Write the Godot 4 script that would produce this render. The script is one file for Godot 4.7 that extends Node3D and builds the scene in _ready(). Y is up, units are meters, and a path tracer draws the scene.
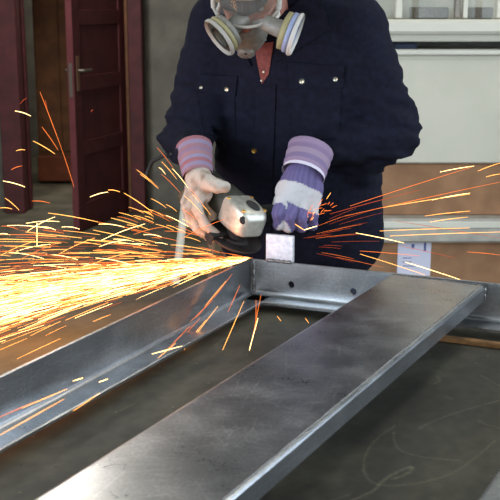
extends Node3D

# ------------------------------------------------------------------ camera numbers
const EYE := Vector3(0, 1.5, 0)
const PITCH := 13.14
const FOV := 26.78
const FRAME_TOP := 0.88
const TABLE_TOP := 0.765

var used := {}
var M := {}
var unit_u := Vector3(-0.448, 0, 0.894)   # along the rails, towards the camera
var unit_w := Vector3(0.894, 0, 0.448)    # across the rails
var unit_v := Vector3(0.917, 0, 0.398)    # along the end rail
var corner := Vector3(0, 0, -2.567)

# ------------------------------------------------------------------ pixel helpers
func ray(x: float, y: float) -> Vector3:
	var f := 250.0 / tan(deg_to_rad(FOV / 2))
	var d := Vector3((x - 250) / f, -(y - 250) / f, -1)
	return d.rotated(Vector3.RIGHT, -deg_to_rad(PITCH))

func at_y(x: float, y: float, h: float) -> Vector3:
	var d := ray(x, y)
	return EYE + d * ((h - EYE.y) / d.y)

func at_z(x: float, y: float, z: float) -> Vector3:
	var d := ray(x, y)
	return EYE + d * (z / d.z)

# ------------------------------------------------------------------ node helpers
func numbered(called: String) -> String:
	if not used.has(called):
		used[called] = 0
		return called
	used[called] += 1
	return "%s_%03d" % [called, used[called]]

func tag(o: Node, label: String, category: String, group := "", kind := "") -> void:
	o.set_meta("label", label)
	if category: o.set_meta("category", category)
	if group: o.set_meta("group", group)
	if kind: o.set_meta("kind", kind)

func thing(called: String, label: String, category: String, where := Vector3.ZERO, group := "") -> Node3D:
	var o := Node3D.new()
	o.name = numbered(called)
	add_child(o)
	o.position = where
	tag(o, label, category, group)
	return o

func structure(called: String, label: String, where := Vector3.ZERO) -> Node3D:
	var o := Node3D.new()
	o.name = called
	add_child(o)
	o.position = where
	o.set_meta("kind", "structure")
	o.set_meta("label", label)
	return o

func put(called: String, mesh: Mesh, material: Material, parent: Node = null, label := "") -> MeshInstance3D:
	var o := MeshInstance3D.new()
	o.name = called
	o.mesh = mesh
	o.material_override = material
	if label: o.set_meta("label", label)
	if parent == null:
		o.name = numbered(called)
		add_child(o)
	else:
		parent.add_child(o, true)
	return o

# ------------------------------------------------------------------ mesh helpers
func start() -> SurfaceTool:
	var st := SurfaceTool.new()
	st.begin(Mesh.PRIMITIVE_TRIANGLES)
	return st

func done(st: SurfaceTool) -> ArrayMesh:
	st.generate_normals()
	return st.commit()

func tri(st: SurfaceTool, a: Vector3, b: Vector3, c: Vector3, out: Vector3) -> void:
	if (c - a).cross(b - a).dot(out) < 0:
		var t := b
		b = c
		c = t
	st.add_vertex(a); st.add_vertex(b); st.add_vertex(c)

func quad(st: SurfaceTool, a: Vector3, b: Vector3, c: Vector3, d: Vector3, out: Vector3) -> void:
	tri(st, a, b, c, out)
	tri(st, a, c, d, out)

# a box with chamfered edges
func add_box(st: SurfaceTool, center: Vector3, size: Vector3, bevel := 0.003, basis := Basis.IDENTITY) -> void:
	st.set_smooth_group(-1)
	var h := size / 2
	var b: float = min(bevel, min(h.x, min(h.y, h.z)) * 0.9)
	for axis in 3:
		var a1 := (axis + 1) % 3
		var a2 := (axis + 2) % 3
		for s in [-1.0, 1.0]:
			var p := []
			for q in [[-1, -1], [1, -1], [1, 1], [-1, 1]]:
				var v := Vector3.ZERO
				v[axis] = s * h[axis]
				v[a1] = q[0] * (h[a1] - b)
				v[a2] = q[1] * (h[a2] - b)
				p.append(center + basis * v)
			var n := Vector3.ZERO
			n[axis] = s
			quad(st, p[0], p[1], p[2], p[3], basis * n)
			for s2 in [-1.0, 1.0]:
				var e := []
				for k in [[0, -1], [0, 1], [1, 1], [1, -1]]:
					var v := Vector3.ZERO
					v[axis] = s * (h[axis] - (b if k[0] == 1 else 0.0))
					v[a1] = s2 * (h[a1] - (b if k[0] == 0 else 0.0))
					v[a2] = k[1] * (h[a2] - b)
					e.append(center + basis * v)
				var n2 := Vector3.ZERO
				n2[axis] = s
				n2[a1] = s2
				quad(st, e[0], e[1], e[2], e[3], basis * n2)
	for sx in [-1.0, 1.0]:
		for sy in [-1.0, 1.0]:
			for sz in [-1.0, 1.0]:
				var s := Vector3(sx, sy, sz)
				var k := h - Vector3(b, b, b)
				tri(st, center + basis * (s * Vector3(h.x, k.y, k.z)), center + basis * (s * Vector3(k.x, h.y, k.z)), center + basis * (s * Vector3(k.x, k.y, h.z)), basis * s)

func box(center: Vector3, size: Vector3, bevel := 0.003, basis := Basis.IDENTITY) -> ArrayMesh:
	var st := start()
	add_box(st, center, size, bevel, basis)
	return done(st)

# a closed profile (a across, b up) drawn along a line
func add_extrusion(st: SurfaceTool, profile: PackedVector2Array, p0: Vector3, p1: Vector3, side: Vector3, up: Vector3, smooth := false) -> void:
	var n := profile.size()
	var area := 0.0
	for i in n:
		area += profile[i].cross(profile[(i + 1) % n])
	var sgn := 1.0 if area > 0 else -1.0
	for i in n:
		var a := profile[i]
		var b := profile[(i + 1) % n]
		var e := b - a
		var o2 := Vector2(e.y, -e.x) * sgn
		var out := side * o2.x + up * o2.y
		st.set_smooth_group(0 if smooth else -1)
		quad(st, p0 + side * a.x + up * a.y, p0 + side * b.x + up * b.y, p1 + side * b.x + up * b.y, p1 + side * a.x + up * a.y, out)
	st.set_smooth_group(-1)
	var ids := Geometry2D.triangulate_polygon(profile)
	for k in range(0, ids.size(), 3):
		for end in [[p0, p0 - p1], [p1, p1 - p0]]:
			var q := []
			for j in 3:
				var v: Vector2 = profile[ids[k + j]]
				q.append(end[0] + side * v.x + up * v.y)
			tri(st, q[0], q[1], q[2], end[1])

# rings of points joined into a skin
func add_loft(st: SurfaceTool, rings: Array, caps := true, colors: Array = []) -> void:
	st.set_smooth_group(0)
	var n: int = rings[0].size()
	var mids := []
	for r in rings:
		var m := Vector3.ZERO
		for p in r: m += p
		mids.append(m / n)
	for i in rings.size() - 1:
		var m: Vector3 = (mids[i] + mids[i + 1]) / 2
		if colors.size() > 0: st.set_color(colors[i])
		for j in n:
			var a: Vector3 = rings[i][j]
			var b: Vector3 = rings[i][(j + 1) % n]
			var c: Vector3 = rings[i + 1][(j + 1) % n]
			var d: Vector3 = rings[i + 1][j]
			quad(st, a, b, c, d, (a + b + c + d) / 4 - m)
	if caps:
		st.set_smooth_group(-1)
		for e in [[0, 1], [rings.size() - 1, rings.size() - 2]]:
			var out: Vector3 = mids[e[0]] - mids[e[1]]
			for j in n:
				tri(st, mids[e[0]], rings[e[0]][j], rings[e[0]][(j + 1) % n], out)

func ring(center: Vector3, x: Vector3, y: Vector3, rx: float, ry: float, n := 16, power := 2.0) -> PackedVector3Array:
	var r := PackedVector3Array()
	for i in n:
		var t := TAU * i / n
		var c := cos(t)
		var s := sin(t)
		r.append(center + x * rx * signf(c) * pow(absf(c), 2.0 / power) + y * ry * signf(s) * pow(absf(s), 2.0 / power))
	return r

func frame_of(d: Vector3) -> Array:
	var z := d.normalized()
	var x := z.cross(Vector3.UP if absf(z.y) < 0.95 else Vector3.RIGHT).normalized()
	return [x, z.cross(x).normalized(), z]

# a turned shape: profile of (radius, distance along the axis)
func add_lathe(st: SurfaceTool, profile: Array, origin: Vector3, axis: Vector3, n := 20, caps := true) -> void:
	var f := frame_of(axis)
	var rings := []
	for p in profile:
		rings.append(ring(origin + f[2] * p[1], f[0], f[1], max(p[0], 0.0004), max(p[0], 0.0004), n))
	add_loft(st, rings, caps)

func lathe(profile: Array, origin: Vector3, axis: Vector3, n := 20) -> ArrayMesh:
	var st := start()
	add_lathe(st, profile, origin, axis, n)
	return done(st)

func add_tube(st: SurfaceTool, pts: Array, radius: float, n := 8, taper := 1.0) -> void:
	var rings := []
	for i in pts.size():
		var d: Vector3 = (pts[min(i + 1, pts.size() - 1)] - pts[max(i - 1, 0)])
		var f := frame_of(d)
		var r: float = lerp(radius, radius * taper, float(i) / (pts.size() - 1))
		rings.append(ring(pts[i], f[0], f[1], r, r, n))
	add_loft(st, rings)

func tube(pts: Array, radius: float, n := 8, taper := 1.0) -> ArrayMesh:
	var st := start()
	add_tube(st, pts, radius, n, taper)
	return done(st)

# ------------------------------------------------------------------ implicit surfaces
class Field:
	var o: Vector3
	var c: float
	var nx: int
	var ny: int
	var nz: int
	var v: PackedFloat32Array

	func _init(lo: Vector3, hi: Vector3, cell: float) -> void:
		o = lo
		c = cell
		nx = int(ceil((hi.x - lo.x) / cell)) + 1
		ny = int(ceil((hi.y - lo.y) / cell)) + 1
		nz = int(ceil((hi.z - lo.z) / cell)) + 1
		v = PackedFloat32Array()
		v.resize(nx * ny * nz)
		v.fill(0.08)

	# tapered capsule, joined with a smooth minimum
	func bone(a: Vector3, b: Vector3, ra: float, rb: float, k := 0.02, squash := Vector3.ONE) -> void:
		var m: float = max(ra, rb) + k + 2.0 * c
		var ext := Vector3(m, m, m) / squash
		var lo := (Vector3(min(a.x, b.x), min(a.y, b.y), min(a.z, b.z)) - ext - o) / c
		var hi := (Vector3(max(a.x, b.x), max(a.y, b.y), max(a.z, b.z)) + ext - o) / c
		var ab := (b - a) * squash
		var l2: float = max(ab.length_squared(), 1e-9)
		var a2 := a * squash
		for k3 in range(max(0, int(lo.z)), min(nz, int(hi.z) + 2)):
			for j in range(max(0, int(lo.y)), min(ny, int(hi.y) + 2)):
				var base := (k3 * ny + j) * nx
				for i in range(max(0, int(lo.x)), min(nx, int(hi.x) + 2)):
					var p := (o + Vector3(i, j, k3) * c) * squash - a2
					var h := clampf(p.dot(ab) / l2, 0.0, 1.0)
					var d := (p - ab * h).length() - lerpf(ra, rb, h)
					var e := v[base + i]
					var q := maxf(k - absf(d - e), 0.0) / k
					v[base + i] = minf(d, e) - q * q * k * 0.25

	# carve away a tapered capsule
	func carve(a: Vector3, b: Vector3, ra: float, rb: float, k := 0.01) -> void:
		var m: float = max(ra, rb) + k + 2.0 * c
		var ext := Vector3(m, m, m)
		var lo := (Vector3(min(a.x, b.x), min(a.y, b.y), min(a.z, b.z)) - ext - o) / c
		var hi := (Vector3(max(a.x, b.x), max(a.y, b.y), max(a.z, b.z)) + ext - o) / c
		var ab := b - a
		var l2: float = max(ab.length_squared(), 1e-9)
		for k3 in range(max(0, int(lo.z)), min(nz, int(hi.z) + 2)):
			for j in range(max(0, int(lo.y)), min(ny, int(hi.y) + 2)):
				var base := (k3 * ny + j) * nx
				for i in range(max(0, int(lo.x)), min(nx, int(hi.x) + 2)):
					var p := o + Vector3(i, j, k3) * c - a
					var h := clampf(p.dot(ab) / l2, 0.0, 1.0)
					var d := lerpf(ra, rb, h) - (p - ab * h).length()
					var e := v[base + i]
					var q := maxf(k - absf(d - e), 0.0) / k
					v[base + i] = maxf(d, e) + q * q * k * 0.25

	func ruffle(f: Callable) -> void:
		for k in nz:
			for j in ny:
				var base := (k * ny + j) * nx
				for i in nx:
					if absf(v[base + i]) < 0.035:
						v[base + i] += f.call(o + Vector3(i, j, k) * c)

	func sample(p: Vector3) -> float:
		var g := (p - o) / c
		var i := int(g.x)
		var j := int(g.y)
		var k := int(g.z)
		if i < 0 or j < 0 or k < 0 or i >= nx - 1 or j >= ny - 1 or k >= nz - 1 or g.x < 0 or g.y < 0 or g.z < 0:
			return 0.08
		var t := g - Vector3(i, j, k)
		var b := (k * ny + j) * nx + i
		var s := nx * ny
		var x0 := lerpf(lerpf(v[b], v[b + 1], t.x), lerpf(v[b + nx], v[b + nx + 1], t.x), t.y)
		var x1 := lerpf(lerpf(v[b + s], v[b + s + 1], t.x), lerpf(v[b + s + nx], v[b + s + nx + 1], t.x), t.y)
		return lerpf(x0, x1, t.z)

	func slope(p: Vector3) -> Vector3:
		var e := c
		return Vector3(sample(p + Vector3(e, 0, 0)) - sample(p - Vector3(e, 0, 0)), sample(p + Vector3(0, e, 0)) - sample(p - Vector3(0, e, 0)), sample(p + Vector3(0, 0, e)) - sample(p - Vector3(0, 0, e))).normalized()

	# surface nets
	func mesh(paint: Variant = null, into: Array = []) -> ArrayMesh:
		var verts := PackedVector3Array()
		var norms := PackedVector3Array()
		var cols := PackedColorArray()
		var idx := PackedInt32Array()
		var id := PackedInt32Array()
		id.resize(nx * ny * nz)
		id.fill(-1)
		var s := nx * ny
		var off := [0, 1, nx, nx + 1, s, s + 1, s + nx, s + nx + 1]
		var pos := [Vector3(0, 0, 0), Vector3(1, 0, 0), Vector3(0, 1, 0), Vector3(1, 1, 0), Vector3(0, 0, 1), Vector3(1, 0, 1), Vector3(0, 1, 1), Vector3(1, 1, 1)]
		var edges := [[0, 1], [2, 3], [4, 5], [6, 7], [0, 2], [1, 3], [4, 6], [5, 7], [0, 4], [1, 5], [2, 6], [3, 7]]
		for k in nz - 1:
			for j in ny - 1:
				for i in nx - 1:
					var b := k * s + j * nx + i
					var first := v[b] < 0
					if (v[b + 1] < 0) == first and (v[b + nx] < 0) == first and (v[b + nx + 1] < 0) == first and (v[b + s] < 0) == first and (v[b + s + 1] < 0) == first and (v[b + s + nx] < 0) == first and (v[b + s + nx + 1] < 0) == first:
						continue
					var sum := Vector3.ZERO
					var num := 0
					for e in edges:
						var va: float = v[b + off[e[0]]]
						var vb: float = v[b + off[e[1]]]
						if (va < 0) != (vb < 0):
							sum += (pos[e[0]] as Vector3).lerp(pos[e[1]], va / (va - vb))
							num += 1
					var p := o + (Vector3(i, j, k) + sum / num) * c
					id[b] = verts.size()
					verts.append(p)
					norms.append(slope(p))
					if paint != null: cols.append(paint.call(p))
		for k in range(1, nz - 1):
			for j in range(1, ny - 1):
				for i in range(1, nx - 1):
					var b := k * s + j * nx + i
					var inside := v[b] < 0
					for ax in 3:
						var step: int = [1, nx, s][ax]
						if (v[b + step] < 0) == inside: continue
						var s1: int = [nx, s, 1][ax]
						var s2: int = [s, 1, nx][ax]
						var q0 := id[b - s1 - s2]
						var q1 := id[b - s2]
						var q2 := id[b]
						var q3 := id[b - s1]
						if q0 < 0 or q1 < 0 or q2 < 0 or q3 < 0: continue
						if inside:
							idx.append_array([q0, q2, q1, q0, q3, q2])
						else:
							idx.append_array([q0, q1, q2, q0, q2, q3])
		if into.size() > 0:
			var base: int = into[0].size()
			into[0].append_array(verts)
			into[1].append_array(norms)
			for q in idx: into[2].append(q + base)
			return null
		var arr := []
		arr.resize(Mesh.ARRAY_MAX)
		arr[Mesh.ARRAY_VERTEX] = verts
		arr[Mesh.ARRAY_NORMAL] = norms
		if paint != null: arr[Mesh.ARRAY_COLOR] = cols
		arr[Mesh.ARRAY_INDEX] = idx
		var m := ArrayMesh.new()
		m.add_surface_from_arrays(Mesh.PRIMITIVE_TRIANGLES, arr)
		return m

	# where a line of sight first meets the surface
	func hit(from: Vector3, dir: Vector3, near: float, far: float) -> Vector3:
		var d := dir.normalized()
		var t := near
		while t < far:
			if sample(from + d * t) < 0:
				var a := t - 0.004
				var b := t
				for n in 10:
					var m := (a + b) / 2
					if sample(from + d * m) < 0: b = m
					else: a = m
				return from + d * b
			t += 0.004
		return from + d * far

# ------------------------------------------------------------------ materials
func noise_image(seed_value: int, frequency: float, size: int, octaves := 4, stretch := 1.0) -> Image:
	var n := FastNoiseLite.new()
	n.seed = seed_value
	n.frequency = frequency
	n.fractal_octaves = octaves
	var im := n.get_seamless_image(size, int(size * stretch))
	if stretch != 1.0: im.resize(size, size)
	im.convert(Image.FORMAT_RGB8)
	return im

func ramp_texture(im: Image, stops: Array) -> ImageTexture:
	var g := Gradient.new()
	g.offsets = PackedFloat32Array(stops.map(func(s): return s[0]))
	g.colors = PackedColorArray(stops.map(func(s): return s[1]))
	var table := []
	for i in 256: table.append(g.sample(i / 255.0))
	var r := Image.create(im.get_width(), im.get_height(), false, Image.FORMAT_RGB8)
	for y in im.get_height():
		for x in im.get_width():
			r.set_pixel(x, y, table[int(im.get_pixel(x, y).r * 255)])
	return ImageTexture.create_from_image(r)

func plain(c: Color, rough := 0.6, metal := 0.0) -> StandardMaterial3D:
	var m := StandardMaterial3D.new()
	m.albedo_color = c
	m.roughness = rough
	m.metallic = metal
	return m

func grained(seed_value: int, frequency: float, stops: Array, scale: float, rough := 0.6, metal := 0.0, octaves := 4, relief := 0.0) -> StandardMaterial3D:
	var im := noise_image(seed_value, frequency, 256, octaves)
	var m := plain(Color.WHITE, rough, metal)
	m.albedo_texture = ramp_texture(im, stops)
	m.uv1_triplanar = true
	m.uv1_world_triplanar = true
	m.uv1_scale = Vector3(scale, scale, scale)
	if relief > 0:
		m.heightmap_enabled = true
		m.heightmap_texture = ImageTexture.create_from_image(im)
		m.heightmap_scale = relief
	return m

func glow(c: Color, energy: float) -> StandardMaterial3D:
	var m := plain(Color(0.02, 0.01, 0.0), 0.9)
	m.emission_enabled = true
	m.emission = c
	m.emission_energy_multiplier = energy
	return m

func grey(v: float, r := 0.0, b := 0.0) -> Color:
	return Color(clampf(v + r, 0, 1), v, clampf(v + b, 0, 1))

func make_materials() -> void:
	M.wall = grained(3, 0.02, [[0.2, Color(0.44, 0.43, 0.40)], [0.8, Color(0.52, 0.51, 0.47)]], 0.7, 0.9, 0.0, 5, 0.05)
	M.ceiling = grained(4, 0.03, [[0.2, Color(0.66, 0.66, 0.64)], [0.8, Color(0.72, 0.72, 0.70)]], 0.8, 0.9)
	M.floor = grained(5, 0.018, [[0.2, Color(0.33, 0.32, 0.27)], [0.5, Color(0.40, 0.39, 0.33)], [0.85, Color(0.47, 0.45, 0.39)]], 0.6, 0.55, 0.0, 5, 0.04)
	# zinc-coated steel: spangle, handling scratches, dull patches
	var zinc := noise_image(11, 0.006, 512, 4)
	var scr := Image.create(512, 512, false, Image.FORMAT_RGB8)
	var fine := noise_image(12, 0.11, 512, 3)
	for y in 512:
		for x in 512:
			scr.set_pixel(x, y, grey(clampf(0.22 + zinc.get_pixel(x, y).r * 0.34 + fine.get_pixel(x, y).r * 0.22, 0.3, 0.75)))
	var rng := RandomNumberGenerator.new()
	rng.seed = 77
	for k in 520:
		var p := Vector2(rng.randf() * 512, rng.randf() * 512)
		var d := Vector2.from_angle(rng.randf_range(-0.5, 0.5) + (PI / 2 if rng.randf() < 0.3 else 0.0))
		var lum := rng.randf_range(-0.06, 0.26)
		for i in rng.randi_range(15, 110):
			var q := p + d * i
			var xi := posmod(int(q.x), 512)
			var yi := posmod(int(q.y), 512)
			var old := scr.get_pixel(xi, yi).r
			scr.set_pixel(xi, yi, grey(clampf(old + lum, 0, 1)))
	for k in 46:
		var p := Vector2(rng.randf() * 512, rng.randf() * 512)
		var wd := rng.randi_range(12, 44)
		for i in wd:
			for j in rng.randi_range(1, 5):
				var xi := posmod(int(p.x) + i, 512)
				var yi := posmod(int(p.y) + j + i / 6, 512)
				var old := scr.get_pixel(xi, yi).r
				if rng.randf() < 0.7: scr.set_pixel(xi, yi, grey(clampf(old + 0.16, 0, 0.9)))
	var zm := plain(Color.WHITE, 1.0, 0.95)
	zm.albedo_texture = ramp_texture(scr, [[0.3, Color(0.58, 0.59, 0.60)], [0.5, Color(0.66, 0.67, 0.68)], [0.85, Color(0.86, 0.87, 0.88)]])
	zm.roughness_texture = ramp_texture(scr, [[0.3, grey(0.27)], [0.5, grey(0.30)], [0.85, grey(0.42)]])
	zm.roughness_texture_channel = BaseMaterial3D.TEXTURE_CHANNEL_RED
	zm.uv1_triplanar = true
	zm.uv1_world_triplanar = true
	zm.uv1_scale = Vector3(2.2, 2.2, 2.2)
	M.zinc = zm
	M.weld = grained(13, 0.08, [[0.2, Color(0.35, 0.34, 0.33)], [0.8, Color(0.62, 0.61, 0.60)]], 6.0, 0.5, 0.8, 4, 0.1)
	M.bright_steel = grained(14, 0.05, [[0.2, Color(0.70, 0.70, 0.72)], [0.8, Color(0.82, 0.82, 0.84)]], 5.0, 0.45, 0.5)
	M.bench_steel = grained(15, 0.03, [[0.2, Color(0.20, 0.19, 0.17)], [0.8, Color(0.28, 0.26, 0.23)]], 1.5, 0.55, 0.4)
	M.batten = grained(16, 0.03, [[0.2, Color(0.42, 0.29, 0.16)], [0.8, Color(0.58, 0.42, 0.24)]], 3.0, 0.8)
	M.door = grained(17, 0.02, [[0.2, Color(0.31, 0.13, 0.145)], [0.8, Color(0.39, 0.17, 0.185)]], 1.2, 0.62)
	M.door_edge = grained(17, 0.02, [[0.2, Color(0.42, 0.20, 0.22)], [0.8, Color(0.48, 0.24, 0.26)]], 1.2, 0.5)  # same grain as the door, lighter tone for the leaf edge
	M.pale_metal = plain(Color(0.55, 0.52, 0.48), 0.45, 0.8)
	M.handle = plain(Color(0.62, 0.47, 0.38), 0.4, 0.7)
	M.brown_wood = grained(18, 0.02, [[0.2, Color(0.40, 0.26, 0.17)], [0.8, Color(0.50, 0.33, 0.21)]], 1.0, 0.7)
	M.red_wood = grained(19, 0.02, [[0.2, Color(0.46, 0.24, 0.15)], [0.8, Color(0.54, 0.29, 0.18)]], 1.0, 0.7)
	M.cream = grained(20, 0.01, [[0.2, Color(0.735, 0.715, 0.645)], [0.8, Color(0.765, 0.745, 0.675)]], 0.8, 0.55)
	M.white_board = grained(21, 0.01, [[0.2, Color(0.79, 0.775, 0.715)], [0.8, Color(0.83, 0.815, 0.755)]], 0.8, 0.5)
	M.carton = grained(22, 0.015, [[0.2, Color(0.53, 0.39, 0.275)], [0.8, Color(0.60, 0.445, 0.32)]], 1.6, 0.9, 0.0, 5)
	M.grey_board = grained(23, 0.02, [[0.2, Color(0.60, 0.58, 0.54)], [0.8, Color(0.69, 0.67, 0.62)]], 1.4, 0.7)
	M.dark = plain(Color(0.10, 0.10, 0.11), 0.7)
	M.rubber = grained(24, 0.05, [[0.2, Color(0.10, 0.10, 0.10)], [0.8, Color(0.15, 0.145, 0.14)]], 6.0, 0.75)
	M.grip = grained(25, 0.05, [[0.2, Color(0.19, 0.20, 0.17)], [0.8, Color(0.26, 0.26, 0.22)]], 6.0, 0.6)
	M.alloy = grained(26, 0.04, [[0.2, Color(0.66, 0.65, 0.60)], [0.8, Color(0.80, 0.79, 0.74)]], 5.0, 0.42, 0.55)
	M.disc = grained(27, 0.1, [[0.2, Color(0.13, 0.11, 0.10)], [0.8, Color(0.22, 0.19, 0.17)]], 8.0, 0.85)
	M.brass = plain(Color(0.86, 0.66, 0.34), 0.3, 0.9)
	M.snap = plain(Color(0.86, 0.83, 0.74), 0.3, 0.8)
	M.coat = grained(28, 0.06, [[0.2, Color(0.042, 0.045, 0.088)], [0.8, Color(0.076, 0.081, 0.146)]], 3.0, 0.9, 0.0, 5, 0.04)
	M.coat.metallic_specular = 0.3
	M.trouser = grained(29, 0.06, [[0.2, Color(0.11, 0.12, 0.17)], [0.8, Color(0.15, 0.16, 0.22)]], 3.0, 0.9)
	M.boot = plain(Color(0.12, 0.10, 0.09), 0.6)
	M.skin = grained(30, 0.05, [[0.2, Color(0.54, 0.34, 0.28)], [0.8, Color(0.62, 0.40, 0.33)]], 4.0, 0.55)
	M.skin.subsurf_scatter_enabled = true
	M.skin.subsurf_scatter_strength = 0.15
	M.hair = grained(31, 0.1, [[0.2, Color(0.09, 0.07, 0.06)], [0.8, Color(0.16, 0.12, 0.10)]], 9.0, 0.7)
	M.shirt = grained(32, 0.05, [[0.2, Color(0.38, 0.17, 0.15)], [0.8, Color(0.47, 0.23, 0.20)]], 5.0, 0.9)
	M.mask = grained(33, 0.04, [[0.2, Color(0.40, 0.38, 0.35)], [0.8, Color(0.50, 0.48, 0.44)]], 6.0, 0.5)
	M.mask_pale = plain(Color(0.70, 0.68, 0.65), 0.55)
	M.filter_yellow = plain(Color(0.55, 0.51, 0.36), 0.6)
	M.mask_dull = plain(Color(0.60, 0.57, 0.53), 0.6)
	M.filter_blue = plain(Color(0.52, 0.55, 0.66), 0.55)
	var g := plain(Color(0.93, 0.90, 0.84, 0.06), 0.06)
	g.transparency = BaseMaterial3D.TRANSPARENCY_ALPHA
	M.visor = g
	var p := plain(Color(0.9, 0.93, 0.92, 0.08), 0.03)
	p.transparency = BaseMaterial3D.TRANSPARENCY_ALPHA
	M.pane = p
	var l := plain(Color.WHITE, 0.85)
	l.vertex_color_use_as_albedo = true
	M.glove = l
	M.stool = plain(Color(0.80, 0.78, 0.70), 0.5)
	M.stool_rust = grained(34, 0.05, [[0.2, Color(0.38, 0.28, 0.20)], [0.8, Color(0.52, 0.40, 0.30)]], 5.0, 0.7)
	M.hot = [glow(Color(1.0, 0.82, 0.52), 6.5), glow(Color(1.0, 0.68, 0.32), 3.6), glow(Color(1.0, 0.48, 0.18), 1.8), glow(Color(0.92, 0.34, 0.11), 0.9)]
	M.tube_light = glow(Color(1.0, 0.98, 0.94), 4.0)
	M.lamp_body = plain(Color(0.85, 0.85, 0.85), 0.5)

# bench top: dark scale-coated plate with chalk lines, scratches and dust
func bench_texture() -> ImageTexture:
	var n := 1024
	var im := Image.create(n, n, false, Image.FORMAT_RGB8)
	var a := noise_image(41, 0.008, n, 5)
	var b := noise_image(42, 0.05, n, 3)
	for y in n:
		for x in n:
			var t := a.get_pixel(x, y).r * 0.7 + b.get_pixel(x, y).r * 0.3
			im.set_pixel(x, y, Color(0.17, 0.162, 0.13).lerp(Color(0.315, 0.30, 0.245), clampf((t - 0.25) * 2.0, 0, 1)))
	var chalk := Color(0.56, 0.53, 0.42)
	var lines := [
		[[363, 470, 365, 455, 375, 440, 395, 425], [363, 470, 372, 482, 395, 485, 430, 480, 460, 468, 495, 440]],
		[[418, 428, 440, 418, 470, 408, 500, 400]],
		[[393, 432, 398, 448, 420, 456, 460, 460]],
		[[350, 500, 372, 490, 382, 480, 395, 472, 410, 466, 408, 472, 392, 478]],
		[[478, 420, 486, 424, 500, 428], [480, 375, 500, 386]],
		[[437, 376, 439, 381, 432, 384], [445, 396, 452, 399]],
		[[215, 345, 222, 340, 230, 337], [120, 410, 135, 403], [330, 500, 350, 494]]]
	var rng := RandomNumberGenerator.new()
	rng.seed = 5
	for g in lines.size():
		for l in lines[g]:
			var ctl := []
			for k in range(0, l.size(), 2): ctl.append(bench_uv(at_y(l[k], l[k + 1], TABLE_TOP)) * n)
			for k in ctl.size() - 1:
				var p0: Vector2 = ctl[k]
				var p1: Vector2 = ctl[k + 1]
				var before: Vector2 = ctl[max(k - 1, 0)]
				var after: Vector2 = ctl[min(k + 2, ctl.size() - 1)]
				var steps := int(p0.distance_to(p1) * 2) + 2
				for s in steps:
					var q := p0.cubic_interpolate(p1, before, after, float(s) / steps) + Vector2(rng.randf_range(-0.6, 0.6), rng.randf_range(-0.6, 0.6))
					var w := 3 if g == 3 else 2
					if s % 9 == 0: w += 1
					for dx in w:
						for dy in w:
							var xi := clampi(int(q.x) + dx, 0, n - 1)
							var yi := clampi(int(q.y) + dy, 0, n - 1)
							im.set_pixel(xi, yi, im.get_pixel(xi, yi).lerp(chalk, rng.randf_range(0.03, 0.14)))
	for k in 500:
		var xi := rng.randi_range(2, n - 4)
		var yi := rng.randi_range(2, n - 4)
		var c := Color(0.12, 0.115, 0.10) if rng.randf() < 0.6 else chalk
		for s in rng.randi_range(1, 4):
			im.set_pixel(xi + s % 2, yi + s / 2, im.get_pixel(xi, yi).lerp(c, 0.6))
	return ImageTexture.create_from_image(im)

func bench_uv(p: Vector3) -> Vector2:
	var d := p - corner
	return Vector2((d.dot(unit_w) + 0.5) / 2.1, (d.dot(unit_u) + 0.1) / 2.5)

func _ready() -> void:
	# ---------------- camera
	var cam := Camera3D.new()
	cam.fov = FOV
	cam.position = EYE
	cam.rotation_degrees.x = -PITCH
	cam.near = 0.05
	var lens := CameraAttributesPhysical.new()
	lens.frustum_focal_length = 50.0
	lens.frustum_focus_distance = 2.62
	lens.exposure_aperture = 7.1
	cam.attributes = lens
	add_child(cam)
	cam.fov = FOV
	cam.current = true
	# ---------------- sky and exposure
	var env := Environment.new()
	var sky := Sky.new()
	var sm := ProceduralSkyMaterial.new()
	sm.sky_top_color = Color(0.62, 0.70, 0.82)
	sm.sky_horizon_color = Color(0.80, 0.84, 0.88)
	sm.ground_horizon_color = Color(0.5, 0.5, 0.48)
	sm.ground_bottom_color = Color(0.35, 0.35, 0.33)
	sky.sky_material = sm
	env.background_mode = Environment.BG_SKY
	env.sky = sky
	env.tonemap_mode = Environment.TONE_MAPPER_LINEAR
	env.tonemap_exposure = 1.0
	env.sdfgi_enabled = true
	env.ssao_enabled = true
	env.ssil_enabled = true
	var we := WorldEnvironment.new()
	we.environment = env
	add_child(we)
	# ---------------- daylight: right windows, shutter door behind the camera, added left window
	daylight(Vector3(3.12, 1.95, -1.6), Vector3(-1, -0.1, 0), Vector2(2.6, 1.7), 11.5, Color(0.86, 0.93, 1.0))
	daylight(Vector3(3.12, 1.95, 1.2), Vector3(-1, -0.1, 0), Vector2(2.0, 1.7), 6.0, Color(0.86, 0.93, 1.0))
	daylight(Vector3(-3.12, 1.35, 0.3), Vector3(1, -0.1, 0), Vector2(3.2, 2.6), 27.0, Color(0.86, 0.93, 1.0))  # light of the added left window, lifts the end rail face
	daylight(Vector3(-0.9, 1.45, 2.46), Vector3(0, -0.05, -1), Vector2(3.2, 2.6), 5.0, Color(1.0, 0.98, 0.94))
	make_materials()
	room()
	background()
	bench()
	steel_frame()
	grinder()
	person()
	sparks()

func daylight(where: Vector3, dir: Vector3, size: Vector2, energy: float, c: Color) -> void:
	var a := AreaLight3D.new()
	a.area_size = size
	a.light_energy = energy
	a.light_color = c
	a.shadow_enabled = true
	add_child(a)
	a.look_at_from_position(where, where + dir, Vector3.UP)

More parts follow.
